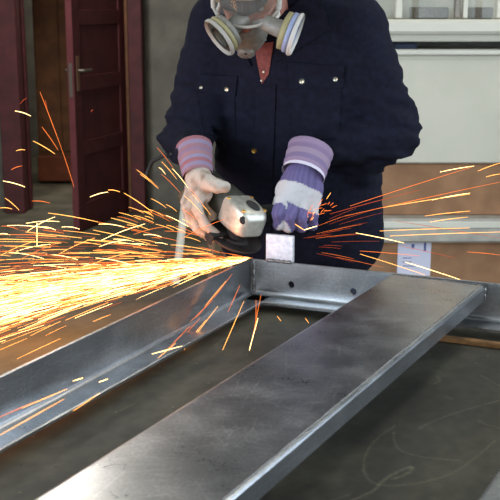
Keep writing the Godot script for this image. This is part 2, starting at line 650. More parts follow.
# ------------------------------------------------------------------ the room
func wall_with_holes(called: String, center: Vector3, size: Vector3, holes: Array, material: Material, label: String) -> void:
	var c := CSGBox3D.new()
	c.name = called
	c.size = size
	c.material = material
	c.position = center
	for h in holes:
		var b := CSGBox3D.new()
		b.operation = CSGShape3D.OPERATION_SUBTRACTION
		b.size = h[1]
		b.position = h[0] - center
		b.material = material
		c.add_child(b)
	c.set_meta("kind", "structure")
	c.set_meta("label", label)
	add_child(c)

func room() -> void:
	wall_with_holes("floor", Vector3(0, -0.1, -4), Vector3(6.8, 0.2, 13.4), [], M.floor, "worn olive grey concrete workshop floor")
	wall_with_holes("ceiling", Vector3(0, 3.3, -4), Vector3(6.8, 0.2, 13.4), [], M.ceiling, "pale flat workshop ceiling")
	wall_with_holes("wall_left", Vector3(-3.3, 1.6, -4), Vector3(0.2, 3.4, 13.4), [[Vector3(-3.3, 1.35, 0.3), Vector3(0.6, 2.7, 3.2)]], M.wall, "grey plastered side wall with one wide window added for light")
	wall_with_holes("wall_right", Vector3(3.3, 1.6, -4), Vector3(0.2, 3.4, 13.4), [[Vector3(3.3, 1.95, -1.6), Vector3(0.6, 1.7, 2.6)], [Vector3(3.3, 1.95, 1.2), Vector3(0.6, 1.7, 2.0)]], M.wall, "grey plastered side wall with two wide windows")
	wall_with_holes("wall_front", Vector3(0, 1.6, 2.6), Vector3(6.4, 3.4, 0.2), [[Vector3(-0.9, 1.39, 2.6), Vector3(3.2, 2.78, 0.6)]], M.wall, "grey plastered wall with a wide open shutter door")
	wall_with_holes("wall_back", Vector3(0, 1.6, -7.87), Vector3(6.4, 3.4, 0.2), [[Vector3(-1.295, 1.02, -7.87), Vector3(0.92, 2.08, 0.6)]], M.wall, "grey plastered back wall around the maroon doorway")
	wall_with_holes("wall_partition", Vector3(1.72, 1.6, -4.98), Vector3(2.96, 3.4, 0.12), [], M.wall, "grey partition wall behind the cabinets")
	wall_with_holes("wall_far", Vector3(0, 1.6, -10.6), Vector3(6.4, 3.4, 0.2), [], M.wall, "grey wall of the passage beyond the doorway")
	# side windows; the left one is added to brighten the end rail
	var k := 1
	for w in [[3.3, 1.95, -1.6, 2.6, 1.7], [3.3, 1.95, 1.2, 2.0, 1.7], [-3.3, 1.35, 0.3, 3.2, 2.7]]:
		var o := structure("window_%d" % k, "wide steel window in the side wall, the left one added for light", Vector3(w[0], w[1], w[2]))
		k += 1
		var st := start()
		for q in [-1.0, 1.0]:
			add_box(st, Vector3(0, q * (w[4] / 2 - 0.025), 0), Vector3(0.08, 0.05, w[3]))
			add_box(st, Vector3(0, 0, q * (w[3] / 2 - 0.025)), Vector3(0.08, w[4], 0.05))
		add_box(st, Vector3.ZERO, Vector3(0.06, w[4], 0.04))
		put("window_frame", done(st), M.white_board, o)
		for q in [-1.0, 1.0]:
			put("pane", box(Vector3(0, 0, q * w[3] / 4), Vector3(0.006, w[4] - 0.08, w[3] / 2 - 0.06), 0.001), M.pane, o)
	# unseen ceiling lamps, added to light the room and passage
	for p in [Vector3(-1.2, 3.14, -3.6), Vector3(1.4, 3.14, -3.2), Vector3(-1.2, 3.14, -6.0), Vector3(-0.9, 3.14, -9.2)]:
		var o := thing("added_ceiling_lamp", "added fluorescent strip lamp fixed under the workshop ceiling", "lamp", p, "added fluorescent strip lamps")
		put("lamp_body", box(Vector3(0, 0.025, 0), Vector3(0.18, 0.05, 1.3)), M.lamp_body, o)
		for s in [-1.0, 1.0]:
			put("tube", lathe([[0.013, -0.6], [0.013, 0.6]], Vector3(0.04 * s, -0.02, 0), Vector3(0, 0, 1), 10), M.tube_light, o)
		var a := AreaLight3D.new()
		a.area_size = Vector2(0.14, 1.2)
		a.light_energy = 1.5 if p.z > -5.0 else 3.6  # rear two raised to brighten the doorway and passage
		a.light_color = Color(1.0, 0.97, 0.92)
		a.shadow_enabled = true
		o.add_child(a)
		a.rotation_degrees.x = -90
		a.position.y = -0.04
	# doorway
	var d := structure("trim_1", "maroon painted door frame", Vector3(-1.285, 0, -7.77))
	put("jamb", box(Vector3(-0.45, 1.03, 0.02), Vector3(0.15, 2.06, 0.26), 0.006), M.door, d)
	put("jamb", box(Vector3(0.455, 1.03, 0.02), Vector3(0.12, 2.06, 0.26), 0.006), M.door, d)
	put("head", box(Vector3(0, 2.10, 0.02), Vector3(1.04, 0.10, 0.26), 0.006), M.door, d)
	for s in [-1.0, 1.0]:
		put("stop", box(Vector3(0.365 * s, 1.02, -0.04), Vector3(0.02, 2.02, 0.05), 0.004), M.door, d)
	put("seal_strip", box(Vector3(0.405, 1.02, 0.155), Vector3(0.022, 2.02, 0.012), 0.003), M.brown_wood, d)
	# open leaf, hinged at the right jamb
	var leaf := structure("door_1", "dark maroon panelled door standing open", Vector3(-0.905, 0, -7.69))
	var free := Vector3(-1.168, 0, -6.94) - leaf.position
	leaf.rotation.y = atan2(-free.z, free.x)
	var lw := free.length()
	put("stile", box(Vector3(0.06, 1.02, 0), Vector3(0.12, 2.02, 0.042), 0.003), M.door, leaf)
	put("stile", box(Vector3(lw - 0.05, 1.02, 0), Vector3(0.10, 2.02, 0.042), 0.003), M.door, leaf)
	put("lipping", box(Vector3(lw + 0.004, 1.02, 0), Vector3(0.008, 2.02, 0.046), 0.002), M.door_edge, leaf, "lighter maroon edge")
	var ys := [0.10, 0.56, 0.99, 1.42, 1.92]
	for i in ys.size():
		put("rail", box(Vector3(lw / 2, ys[i], 0), Vector3(lw - 0.2, 0.10 if i else 0.18, 0.040), 0.003), M.door, leaf)
	for i in 4:
		var y: float = (ys[i] + ys[i + 1]) / 2
		put("panel", box(Vector3(lw / 2 + 0.01, y, 0), Vector3(lw - 0.21, ys[i + 1] - ys[i] - 0.09, 0.020), 0.008), M.door, leaf)
	var hx := lw - 0.05
	for s in [-1.0, 1.0]:
		var plate := put("handle_plate", box(Vector3(hx, 1.06, s * 0.024), Vector3(0.040, 0.23, 0.006), 0.002), M.handle, leaf)
		put("handle", tube([Vector3(hx, 1.08, s * 0.025), Vector3(hx, 1.08, s * 0.065), Vector3(hx - 0.02, 1.08, s * 0.072), Vector3(hx - 0.10, 1.08, s * 0.07)], 0.010), M.pale_metal, plate)
	put("lock_plate", box(Vector3(lw + 0.009, 1.02, 0), Vector3(0.004, 0.22, 0.024), 0.001), M.pale_metal, leaf)
	for y in [0.3, 1.75]:
		put("hinge", lathe([[0.009, -0.05], [0.009, 0.05]], Vector3(0.0, y, -0.03), Vector3.UP, 8), M.pale_metal, leaf)

func background() -> void:
	# cupboard in the passage beyond the doorway
	var o := thing("cupboard", "tall brown wooden cupboard seen through the open doorway", "cupboard", Vector3(-1.60, 0, -9.2))
	put("carcass", box(Vector3(0, 1.2, 0), Vector3(0.42, 1.92, 0.5), 0.006), M.brown_wood, o)
	put("plinth_drawer", box(Vector3(0, 0.13, 0.0), Vector3(0.44, 0.22, 0.54), 0.008), M.red_wood, o, "redder brown bottom drawer")
	put("door_panel", box(Vector3(-0.10, 1.2, 0.255), Vector3(0.19, 1.84, 0.02), 0.004), M.brown_wood, o)
	put("door_panel", box(Vector3(0.10, 1.2, 0.255), Vector3(0.19, 1.84, 0.02), 0.004), M.brown_wood, o)
	# stool behind the worker
	var s := thing("stool", "pale metal workshop stool standing behind the worker", "stool", Vector3(-0.135, 0, -4.3))
	put("seat", lathe([[0.02, 0.0], [0.15, 0.0], [0.165, 0.012], [0.165, 0.03], [0.15, 0.045], [0.02, 0.05]], Vector3(0, 0.70, 0), Vector3.UP, 24), M.stool_rust, s)
	var feet := [[-0.13, 0.10, -0.22, 0.14, M.stool], [-0.02, 0.12, -0.03, 0.19, M.stool_rust], [0.06, 0.11, 0.09, 0.17, M.stool], [0.02, -0.12, 0.03, -0.2, M.stool_rust]]
	for f in feet:
		put("leg", tube([Vector3(f[0], 0.71, f[1]), Vector3(f[2], 0.0, f[3])], 0.017, 10), f[4], s)
	var rg := []
	for i in 25:
		rg.append(Vector3(-0.02 + 0.145 * cos(TAU * i / 24), 0.28, 0.03 + 0.15 * sin(TAU * i / 24)))
	put("foot_ring", tube(rg, 0.008, 6), M.stool_rust, s)
	# things stacked against the partition
	var zf := -4.6
	var c1 := thing("cardboard_carton", "brown cardboard carton with a white paper label, under the grey board", "carton", Vector3(1.25, 0, zf))
	carton(c1, Vector3(1.75, 0.47, 0.3))
	var lp0 := at_z(398, 242, zf + 0.002)
	var lp1 := at_z(430, 276, zf + 0.002)
	var lab := put("paper_label", box((lp0 + lp1) / 2 - c1.position, Vector3(lp1.x - lp0.x, lp0.y - lp1.y, 0.003), 0.0008), plain(Color(0.80, 0.79, 0.84), 0.8), c1, "white printed paper label")
	var ink := plain(Color(0.36, 0.38, 0.55), 0.8)
	for r in [[413, 246, 3.0, 4.0], [425, 247, 2.5, 9.0], [407, 258, 9.0, 0.8], [407, 262, 9.0, 0.8], [409, 266, 12.0, 0.8]]:
		var q := at_z(r[0], r[1], zf + 0.0042) - c1.position
		put("print", box(q, Vector3(r[2] / 225.0, r[3] / 225.0, 0.0008), 0.0002), ink, lab)
	var b := thing("grey_board", "thick pale grey board lying on the labelled carton", "board", Vector3(1.25, 0.47, zf))
	put("slab", box(Vector3(0, 0.056, -0.12), Vector3(1.9, 0.110, 0.36), 0.010), M.grey_board, b)
	put("edge_strip", box(Vector3(0, 0.085, 0.063), Vector3(1.9, 0.030, 0.008), 0.003), M.white_board, b)
	var c2 := thing("cardboard_carton", "long plain brown cardboard carton between the grey board and cream cabinet", "carton", Vector3(1.25, 0.582, zf - 0.02))
	carton(c2, Vector3(1.7, 0.236, 0.27))
	var cab := thing("metal_cabinet", "cream metal cabinet standing on top of the plain carton", "cabinet", Vector3(1.25, 0.820, zf + 0.01))
	put("body", box(Vector3(0, 0.235, -0.16), Vector3(1.8, 0.47, 0.32), 0.006), M.cream, cab)
	put("lid", box(Vector3(0, 0.482, -0.15), Vector3(1.82, 0.024, 0.35), 0.006), M.white_board, cab)
	put("lid_seam", box(Vector3(0, 0.455, 0.0015), Vector3(1.78, 0.006, 0.004), 0.001), M.cream, cab)
	# glazed wall cabinet on brackets
	var g := thing("glazed_cabinet", "white glazed wall cabinet hanging above the cream metal cabinet", "cabinet", Vector3(1.35, 1.36, -4.92))
	put("ledge", box(Vector3(0, 0.050, 0.20), Vector3(2.0, 0.060, 0.42), 0.012), M.white_board, g)
	put("under_rail", box(Vector3(0, 0.005, 0.19), Vector3(1.94, 0.035, 0.36), 0.004), M.cream, g)
	put("back_panel", box(Vector3(0, 0.45, 0.01), Vector3(1.9, 0.74, 0.02), 0.002), M.cream, g)
	put("top", box(Vector3(0, 0.83, 0.18), Vector3(1.9, 0.03, 0.34), 0.004), M.white_board, g)
	for xx in [-0.94, 0.94]:
		put("side", box(Vector3(xx, 0.45, 0.18), Vector3(0.03, 0.74, 0.34), 0.004), M.white_board, g)
	for px in [[397.5, 0.028, M.white_board], [455.5, 0.024, M.pale_metal], [463.5, 0.020, M.white_board], [498, 0.03, M.white_board]]:
		var q := at_z(px[0], 12, -4.62)
		put("mullion", box(Vector3(q.x - g.position.x, 0.45, 0.33), Vector3(px[1], 0.73, 0.03), 0.003), px[2], g)
	for x in [[-0.92, -0.66], [-0.63, -0.39], [-0.36, -0.2], [-0.17, 0.3], [0.33, 0.92]]:
		put("pane", box(Vector3((x[0] + x[1]) / 2, 0.45, 0.325), Vector3(x[1] - x[0], 0.73, 0.004), 0.001), M.pane, g)
	for x in [[412, 446], [470, 490]]:
		var q0 := at_z(x[0], 20, -4.75)
		var q1 := at_z(x[1], 20, -4.75)
		var t := put("shadow_gap_box", box(Vector3((q0.x + q1.x) / 2, 1.465, -4.77), Vector3(q1.x - q0.x, 0.05, 0.16), 0.006), M.mask)  # grey box put in where there is only a shadow gap
		tag(t, "low grey box standing for the shadow gap inside the glazed wall cabinet", "tray", "shadow gap boxes in the glazed cabinet")
	var roll := put("tool_roll", box(at_z(404, 47, -4.68) + Vector3(0, 0.004, 0), Vector3(0.10, 0.034, 0.1), 0.008), plain(Color(0.16, 0.19, 0.26), 0.8))
	tag(roll, "small dark blue bundle lying on the cream cabinet", "bundle")

func carton(o: Node3D, s: Vector3) -> void:
	put("box_body", box(Vector3(0, s.y / 2 - 0.002, -s.z / 2), Vector3(s.x, s.y - 0.004, s.z), 0.004), M.carton, o)
	for k in [-1.0, 1.0]:
		put("flap", box(Vector3(0, s.y - 0.002, -s.z / 2 + k * s.z / 4), Vector3(s.x - 0.004, 0.004, s.z / 2 - 0.004), 0.001), M.carton, o)

# ------------------------------------------------------------------ bench and frame
func bench() -> void:
	var o := thing("work_table", "dark steel plate work table carrying the welded frame", "table", corner)
	var lo := Vector2(-0.42, -0.075)
	var hi := Vector2(1.5, 2.3)
	var mid := unit_w * ((lo.x + hi.x) / 2) + unit_u * ((lo.y + hi.y) / 2)
	var bs := Basis(unit_w, Vector3.UP, unit_u)
	var st := start()
	add_box(st, mid + Vector3(0, TABLE_TOP - 0.0125, 0), Vector3(hi.x - lo.x, 0.0245, hi.y - lo.y), 0.003, bs)
	put("plate", done(st), M.bench_steel, o)
	var face := start()
	face.set_smooth_group(-1)
	var p := []
	for q in [[lo.x + 0.003, lo.y + 0.003], [hi.x - 0.003, lo.y + 0.003], [hi.x - 0.003, hi.y - 0.003], [lo.x + 0.003, hi.y - 0.003]]:
		p.append(unit_w * q[0] + unit_u * q[1] + Vector3(0, TABLE_TOP, 0))
	for t in [[0, 2, 1], [0, 3, 2]]:
		var out: Vector3 = (p[t[2]] - p[t[0]]).cross(p[t[1]] - p[t[0]])
		var order: Array = t if out.y > 0 else [t[0], t[2], t[1]]
		for i in order:
			face.set_uv(bench_uv(p[i] + corner))
			face.add_vertex(p[i])
	var bm := plain(Color.WHITE, 0.62, 0.0)
	bm.albedo_texture = bench_texture()
	put("plate_surface", done(face), bm, o, "dark worn plate surface with pale chalk lines")
	for a in [lo.x + 0.08, hi.x - 0.08]:
		for b in [lo.y + 0.1, hi.y - 0.1]:
			put("leg", box(unit_w * a + unit_u * b + Vector3(0, (TABLE_TOP - 0.025) / 2, 0), Vector3(0.07, TABLE_TOP - 0.025, 0.07), 0.006, bs), M.bench_steel, o)
	# batten in front of the end rail
	var b0 := at_y(432, 341, TABLE_TOP)
	var d := unit_v
	var w := thing("wooden_batten", "thin brown wooden batten lying in front of the end rail", "batten", b0 - d * 0.12)
	var w2 := thing("wooden_batten", "brown wooden batten under the near end of the steel frame", "batten", corner + unit_u * 2.19 + Vector3(0, TABLE_TOP, 0))
	put("lath", box(unit_w * 0.65 + Vector3(0, 0.0095, 0), Vector3(1.35, 0.0175, 0.09), 0.002, Basis(unit_w, Vector3.UP, unit_u)), M.batten, w2)
	put("lath", box(d * 0.4 + Vector3(0, 0.0062, 0) + d.cross(Vector3.UP) * -0.010, Vector3(0.8, 0.0115, 0.02), 0.002, Basis(d, Vector3.UP, d.cross(Vector3.UP))), M.batten, w)

func angle_profile(h: float, wdt: float) -> PackedVector2Array:
	# an angle with a rolled inner corner; a across (flange), b up from the table
	var g := 0.0185
	var p := PackedVector2Array([Vector2(0, g), Vector2(0, h - 0.001), Vector2(0.001, h), Vector2(0.006, h), Vector2(0.007, h - 0.001)])
	for i in 7:
		var t := PI / 2 * i / 6
		p.append(Vector2(0.017 - 0.010 * cos(t), g + 0.017 - 0.010 * sin(t)))
	p.append(Vector2(wdt - 0.003, g + 0.007))
	p.append(Vector2(wdt, g + 0.005))
	p.append(Vector2(wdt, g))
	return p

func channel_profile(wdt: float, h: float) -> PackedVector2Array:
	# web on top (b = 0 is its upper face), flanges hanging down, rounded outer corners
	var r := 0.007
	var p := PackedVector2Array()
	p.append(Vector2(0, -h))
	for i in 6:
		var t := PI / 2 * i / 5
		p.append(Vector2(r - r * cos(t), -r + r * sin(t)))
	for i in 6:
		var t := PI / 2 * i / 5
		p.append(Vector2(wdt - r + r * sin(t), -r + r * cos(t)))
	p.append(Vector2(wdt, -h))
	p.append(Vector2(wdt - 0.007, -h))
	p.append(Vector2(wdt - 0.007, -0.007))
	p.append(Vector2(0.007, -0.007))
	p.append(Vector2(0.007, -h))
	return p

func bead(st: SurfaceTool, a: Vector3, b: Vector3, r: float, seed_value: int) -> void:
	# a lumpy weld bead
	var rng := RandomNumberGenerator.new()
	rng.seed = seed_value
	var n := int(a.distance_to(b) / (r * 0.8)) + 2
	var f := frame_of(b - a)
	var rings := []
	for i in n + 1:
		var q: float = r * rng.randf_range(0.7, 1.2) * (0.5 if i == 0 or i == n else 1.0)
		rings.append(ring(a.lerp(b, float(i) / n), f[0], f[1], q, q, 7))
	add_loft(st, rings)

func steel_frame() -> void:
	var o := thing("steel_frame", "welded galvanised steel frame of angle rails and wide channels on the table", "steel frame", corner + Vector3(0, TABLE_TOP, 0))
	var up := Vector3.UP
	var h := FRAME_TOP - TABLE_TOP
	var length := 2.25
	# side rail: vertical web outside, flange inside; mitred against the end rail by overlap
	var st := start()
	add_extrusion(st, angle_profile(h, 0.066), Vector3.ZERO, unit_u * length, unit_w, up)
	put("side_rail", done(st), M.zinc, o)
	# end rail with two bolt holes
	var nrm := Vector3(-unit_v.z, 0, unit_v.x)
	var combo := CSGPolygon3D.new()
	combo.name = "end_rail"
	combo.polygon = angle_profile(h, 0.066)
	combo.mode = CSGPolygon3D.MODE_DEPTH
	combo.depth = 1.32
	combo.material = M.zinc
	combo.smooth_faces = false
	o.add_child(combo)
	# polygon x -> towards camera (nrm), y -> up, depth runs along -z
	combo.transform = Transform3D(Basis(nrm, up, -unit_v), Vector3.ZERO)
	for px in [[292, 284], [354, 291]]:
		var d := ray(px[0], px[1])
		var t := (corner - EYE).dot(nrm) / d.dot(nrm)
		var hole := CSGCylinder3D.new()
		hole.operation = CSGShape3D.OPERATION_SUBTRACTION
		hole.radius = 0.0088
		hole.height = 0.06
		hole.sides = 20
		hole.material = M.zinc
		var q := EYE + d * t - o.position
		hole.transform = Transform3D(Basis.IDENTITY, combo.transform.affine_inverse() * q) * Transform3D(Basis(Vector3(0, 0, 1), PI / 2), Vector3.ZERO)
		combo.add_child(hole)
	# wide channels, web up
	var ud := Vector3(-0.467, 0, 0.884)
	var nd := Vector3(0.884, 0, 0.467)
	var top := Vector3(0, h, 0)
	for q in [[Vector3(0.334, 0, -2.408), 0.226], [Vector3(0.8, 0, -2.205), 0.226]]:
		var s := start()
		var p0: Vector3 = q[0] - corner + top + ud * 0.006
		add_extrusion(s, channel_profile(q[1], 0.036), p0, p0 + ud * (1.98 if q[0].x < 0.5 else 1.75), nd, up)
		put("channel", done(s), M.zinc, o)
		var wb := start()
		bead(wb, p0 + nd * 0.004 - ud * 0.002 + Vector3(0, -0.001, 0), p0 + nd * (q[1] - 0.004) + unit_v * 0.0 - ud * 0.002 + Vector3(0, -0.001, 0), 0.0035, 8)
		bead(wb, p0 + nd * q[1] + Vector3(0, -0.004, 0) - ud * 0.004, p0 + nd * q[1] + Vector3(0, -0.036, 0) - ud * 0.004, 0.004, 9)
		put("weld_bead", done(wb), M.weld, o)
		var burr := start()
		var edge_at: Vector3 = p0 + nd * (q[1] - 0.0085)
		bead(burr, edge_at, edge_at + ud * 1.7, 0.0018, 21)
		put("edge_burr", done(burr), M.weld, o, "rough grey burr along the channel edge")
	# near end rail, below the picture
	st = start()
	add_extrusion(st, angle_profile(h, 0.066), unit_u * (length + 0.002), unit_u * (length + 0.002) + unit_w * 1.3, -unit_u, up)
	put("near_end_rail", done(st), M.zinc, o)
	# corner weld
	st = start()
	bead(st, Vector3(0.010, 0.030, 0.012), Vector3(0.010, h - 0.003, 0.012), 0.005, 3)
	put("weld_bead", done(st), M.weld, o, "vertical weld in the corner")
	# lug being ground
	var a := at_z(268, 259, -2.53)
	var l0 := corner + unit_v * 0.047 + Vector3(0, FRAME_TOP, 0)
	var lug := put("lug_plate", box(l0 - o.position + unit_v * 0.036 + Vector3(0, 0.0345, 0) + nrm * 0.004, Vector3(0.073, 0.067, 0.010), 0.0015, Basis(unit_v, up, nrm)), M.bright_steel, o, "bright upright steel lug plate")
	st = start()
	bead(st, l0 - o.position + unit_v * 0.002 + nrm * 0.011 + Vector3(0, 0.002, 0), l0 - o.position + unit_v * 0.07 + nrm * 0.011 + Vector3(0, 0.002, 0), 0.0045, 5)
	put("weld_bead", done(st), M.weld, lug)
	if a.x > 99: print(a)

# ------------------------------------------------------------------ angle grinder
func grinder() -> void:
	var o := thing("angle_grinder", "angle grinder with pale alloy gear head held in both gloved hands", "angle grinder", at_z(243, 216, -2.60))
	var tail := (at_z(190, 166, -2.80) - o.position).normalized()
	var y := (Vector3.UP - tail * tail.y).normalized()
	y = y.rotated(tail, 0.10)
	var x := y.cross(tail).normalized()
	o.basis = Basis(x, y, tail).scaled(Vector3(1.2, 1.2, 1.2))
	var X := Vector3.RIGHT
	var Y := Vector3.UP
	var secs := [[-0.046, 0.020, 0.018, -0.004], [-0.043, 0.027, 0.024, -0.002], [-0.030, 0.034, 0.029, 0.0], [0.0, 0.036, 0.031, 0.0], [0.022, 0.037, 0.031, 0.0], [0.034, 0.036, 0.030, 0.0]]
	var rings := []
	for s in secs: rings.append(ring(Vector3(0, s[3], s[0]), X, Y, s[1], s[2], 32, 7.0))
	var st := start()
	add_loft(st, rings)
	put("gear_head", done(st), M.alloy, o)
	st = start()
	rings = []
	for s in [[0.0, 0.031], [0.004, 0.030]]: rings.append(ring(Vector3(0.002, s[1], -0.006), X, Vector3(0, 0, 1), 0.012, 0.019, 20))
	add_lathe(st, [[0.001, 0.0035], [0.013, 0.003], [0.0145, 0.0]], Vector3(0.0, 0.0305, 0.0), Vector3.UP, 20)
	var badge := put("vent_cap", done(st), M.rubber, o)
	badge.scale = Vector3(0.85, 1, 1.45)
	badge.position = Vector3(-0.008, 0, -0.010)
	put("lock_button", lathe([[0.009, 0.0], [0.009, 0.005], [0.006, 0.007]], Vector3(0.026, 0.012, -0.034), Vector3(0.7, 0.3, -1), 14), M.rubber, o)
	for s in [[-0.028, -0.028], [0.028, -0.028], [-0.030, 0.026], [0.030, 0.026]]:
		put("screw", lathe([[0.0045, 0.0], [0.0045, 0.003], [0.002, 0.0035]], Vector3(s[0], 0.0275, s[1]), Vector3.UP, 10), M.brass, o)
	# motor housing and grip
	rings = []
	for s in [[0.033, 0.034, 0.030], [0.040, 0.036, 0.032], [0.085, 0.035, 0.031], [0.10, 0.030, 0.028], [0.19, 0.027, 0.027], [0.25, 0.031, 0.031], [0.268, 0.029, 0.029], [0.274, 0.02, 0.02]]:
		rings.append(ring(Vector3(0, 0, s[0]), X, Y, s[1], s[2], 24, 2.6))
	st = start()
	add_loft(st, rings)
	put("motor_housing", done(st), M.grip, o)
	put("power_cord", tube([Vector3(0, 0, 0.27), Vector3(0.01, -0.01, 0.30), Vector3(0.02, -0.05, 0.335), Vector3(0.02, -0.10, 0.345)], 0.005, 8), M.rubber, o)
	# spindle collar, guard, disc, flange
	put("collar", lathe([[0.026, -0.028], [0.026, -0.036], [0.022, -0.038], [0.022, -0.048]], Vector3.ZERO, Vector3.UP, 22), M.rubber, o)
	st = start()
	st.set_smooth_group(-1)
	var n := 20
	for i in n:
		var t0 := PI * 1.05 * i / n - 0.08
		var t1 := PI * 1.05 * (i + 1) / n - 0.08
		var c0 := Vector3(cos(t0), 0, sin(t0))
		var c1 := Vector3(cos(t1), 0, sin(t1))
		var m := (c0 + c1) / 2
		quad(st, c0 * 0.022 + Y * -0.044, c1 * 0.022 + Y * -0.044, c1 * 0.064 + Y * -0.046, c0 * 0.064 + Y * -0.046, Y)
		quad(st, c0 * 0.064 + Y * -0.046, c1 * 0.064 + Y * -0.046, c1 * 0.066 + Y * -0.066, c0 * 0.066 + Y * -0.066, m)
		quad(st, c0 * 0.064 + Y * -0.066, c1 * 0.064 + Y * -0.066, c1 * 0.062 + Y * -0.049, c0 * 0.062 + Y * -0.049, -m)
		quad(st, c0 * 0.022 + Y * -0.047, c1 * 0.022 + Y * -0.047, c1 * 0.062 + Y * -0.049, c0 * 0.062 + Y * -0.049, -Y)
	put("guard", done(st), M.rubber, o)
	put("grinding_disc", lathe([[0.012, -0.054], [0.030, -0.055], [0.0575, -0.053], [0.0585, -0.0545], [0.0575, -0.058], [0.030, -0.060], [0.012, -0.059]], Vector3.ZERO, Vector3.UP, 36), M.disc, o)
	put("flange_nut", lathe([[0.018, -0.059], [0.018, -0.066], [0.012, -0.068]], Vector3.ZERO, Vector3.UP, 16), M.weld, o)
	# side handle towards the other hand, with ribbed collar
	var prof := [[0.008, 0.034], [0.008, 0.040]]
	for i in 5:
		prof.append_array([[0.019 + 0.0012 * (i % 2), 0.041 + i * 0.006], [0.022, 0.0425 + i * 0.006], [0.022, 0.0448 + i * 0.006], [0.018, 0.0462 + i * 0.006]])
	prof.append_array([[0.0145, 0.073], [0.0155, 0.11], [0.0145, 0.15], [0.018, 0.165], [0.015, 0.172]])
	put("side_handle", lathe(prof, Vector3(0, 0.004, -0.010), Vector3(-1, 0.05, 0), 20), M.rubber, o)

# ------------------------------------------------------------------ the worker
func P(x: float, y: float, z: float) -> Vector3:
	return at_z(x, y, z)

func cuff(called: String, a: Vector3, b: Vector3, ra: float, rb: float, flat: float, wide: Vector3, paint: Array, parent: Node) -> void:
	# a flared cuff from its open end a to the wrist b
	var d := (b - a).normalized()
	var x := (wide - d * wide.dot(d)).normalized()
	var y := d.cross(x)
	var rings := []
	var cols := []
	var n := paint.size()
	for i in n + 1:
		var t := float(i) / n
		var r: float = lerp(ra, rb, t) * (1.0 + 0.02 * sin(t * 20.0))
		rings.append(ring(a.lerp(b, t), x, y, r, r * flat, 22))
		if i < n: cols.append(paint[i])
	var st := start()
	add_loft(st, rings, false, cols)
	st.set_color(paint[0])
	var inner := []
	for i in 3:
		var t := 0.0 + 0.2 * i
		inner.append(ring(a.lerp(b, t), x, y, lerp(ra, rb, t) - 0.003, (lerp(ra, rb, t) - 0.003) * flat, 22))
	add_loft(st, inner, false)
	add_loft(st, [ring(a, x, y, ra, ra * flat, 22), ring(a - d * 0.002, x, y, ra - 0.0015, (ra - 0.0015) * flat, 22), ring(a, x, y, ra - 0.003, (ra - 0.003) * flat, 22)], false)
	put(called, done(st), M.glove, parent)

func lin(r: int, g: int, b: int) -> Color:
	return Color8(r, g, b).srgb_to_linear()

# a slab lying on the coat, its outline given by four corners
func cloth_patch(f: Field, q: Array, off: float, nu := 10, nv := 10) -> ArrayMesh:
	var pts := []
	var low := []
	for j in nv + 1:
		var row := []
		var row2 := []
		for i in nu + 1:
			var u := float(i) / nu
			var w := float(j) / nv
			var p: Vector2 = (q[0] as Vector2).lerp(q[1], u).lerp((q[3] as Vector2).lerp(q[2], u), w)
			var s := f.hit(EYE, ray(p.x, p.y), 2.3, 3.3)
			var nn := f.slope(s)
			row.append(s + nn * off)
			row2.append(s - nn * 0.002)
		pts.append(row)
		low.append(row2)
	var st := start()
	st.set_smooth_group(0)
	for j in nv:
		for i in nu:
			var out: Vector3 = EYE - pts[j][i]
			quad(st, pts[j][i], pts[j][i + 1], pts[j + 1][i + 1], pts[j + 1][i], out)
	st.set_smooth_group(-1)
	var mid: Vector3 = pts[nv / 2][nu / 2]
	for i in nu:
		for j in [0, nv]:
			quad(st, pts[j][i], pts[j][i + 1], low[j][i + 1], low[j][i], pts[j][i] - mid)
	for j in nv:
		for i in [0, nu]:
			quad(st, pts[j][i], pts[j + 1][i], low[j + 1][i], low[j][i], pts[j][i] - mid)
	return done(st)

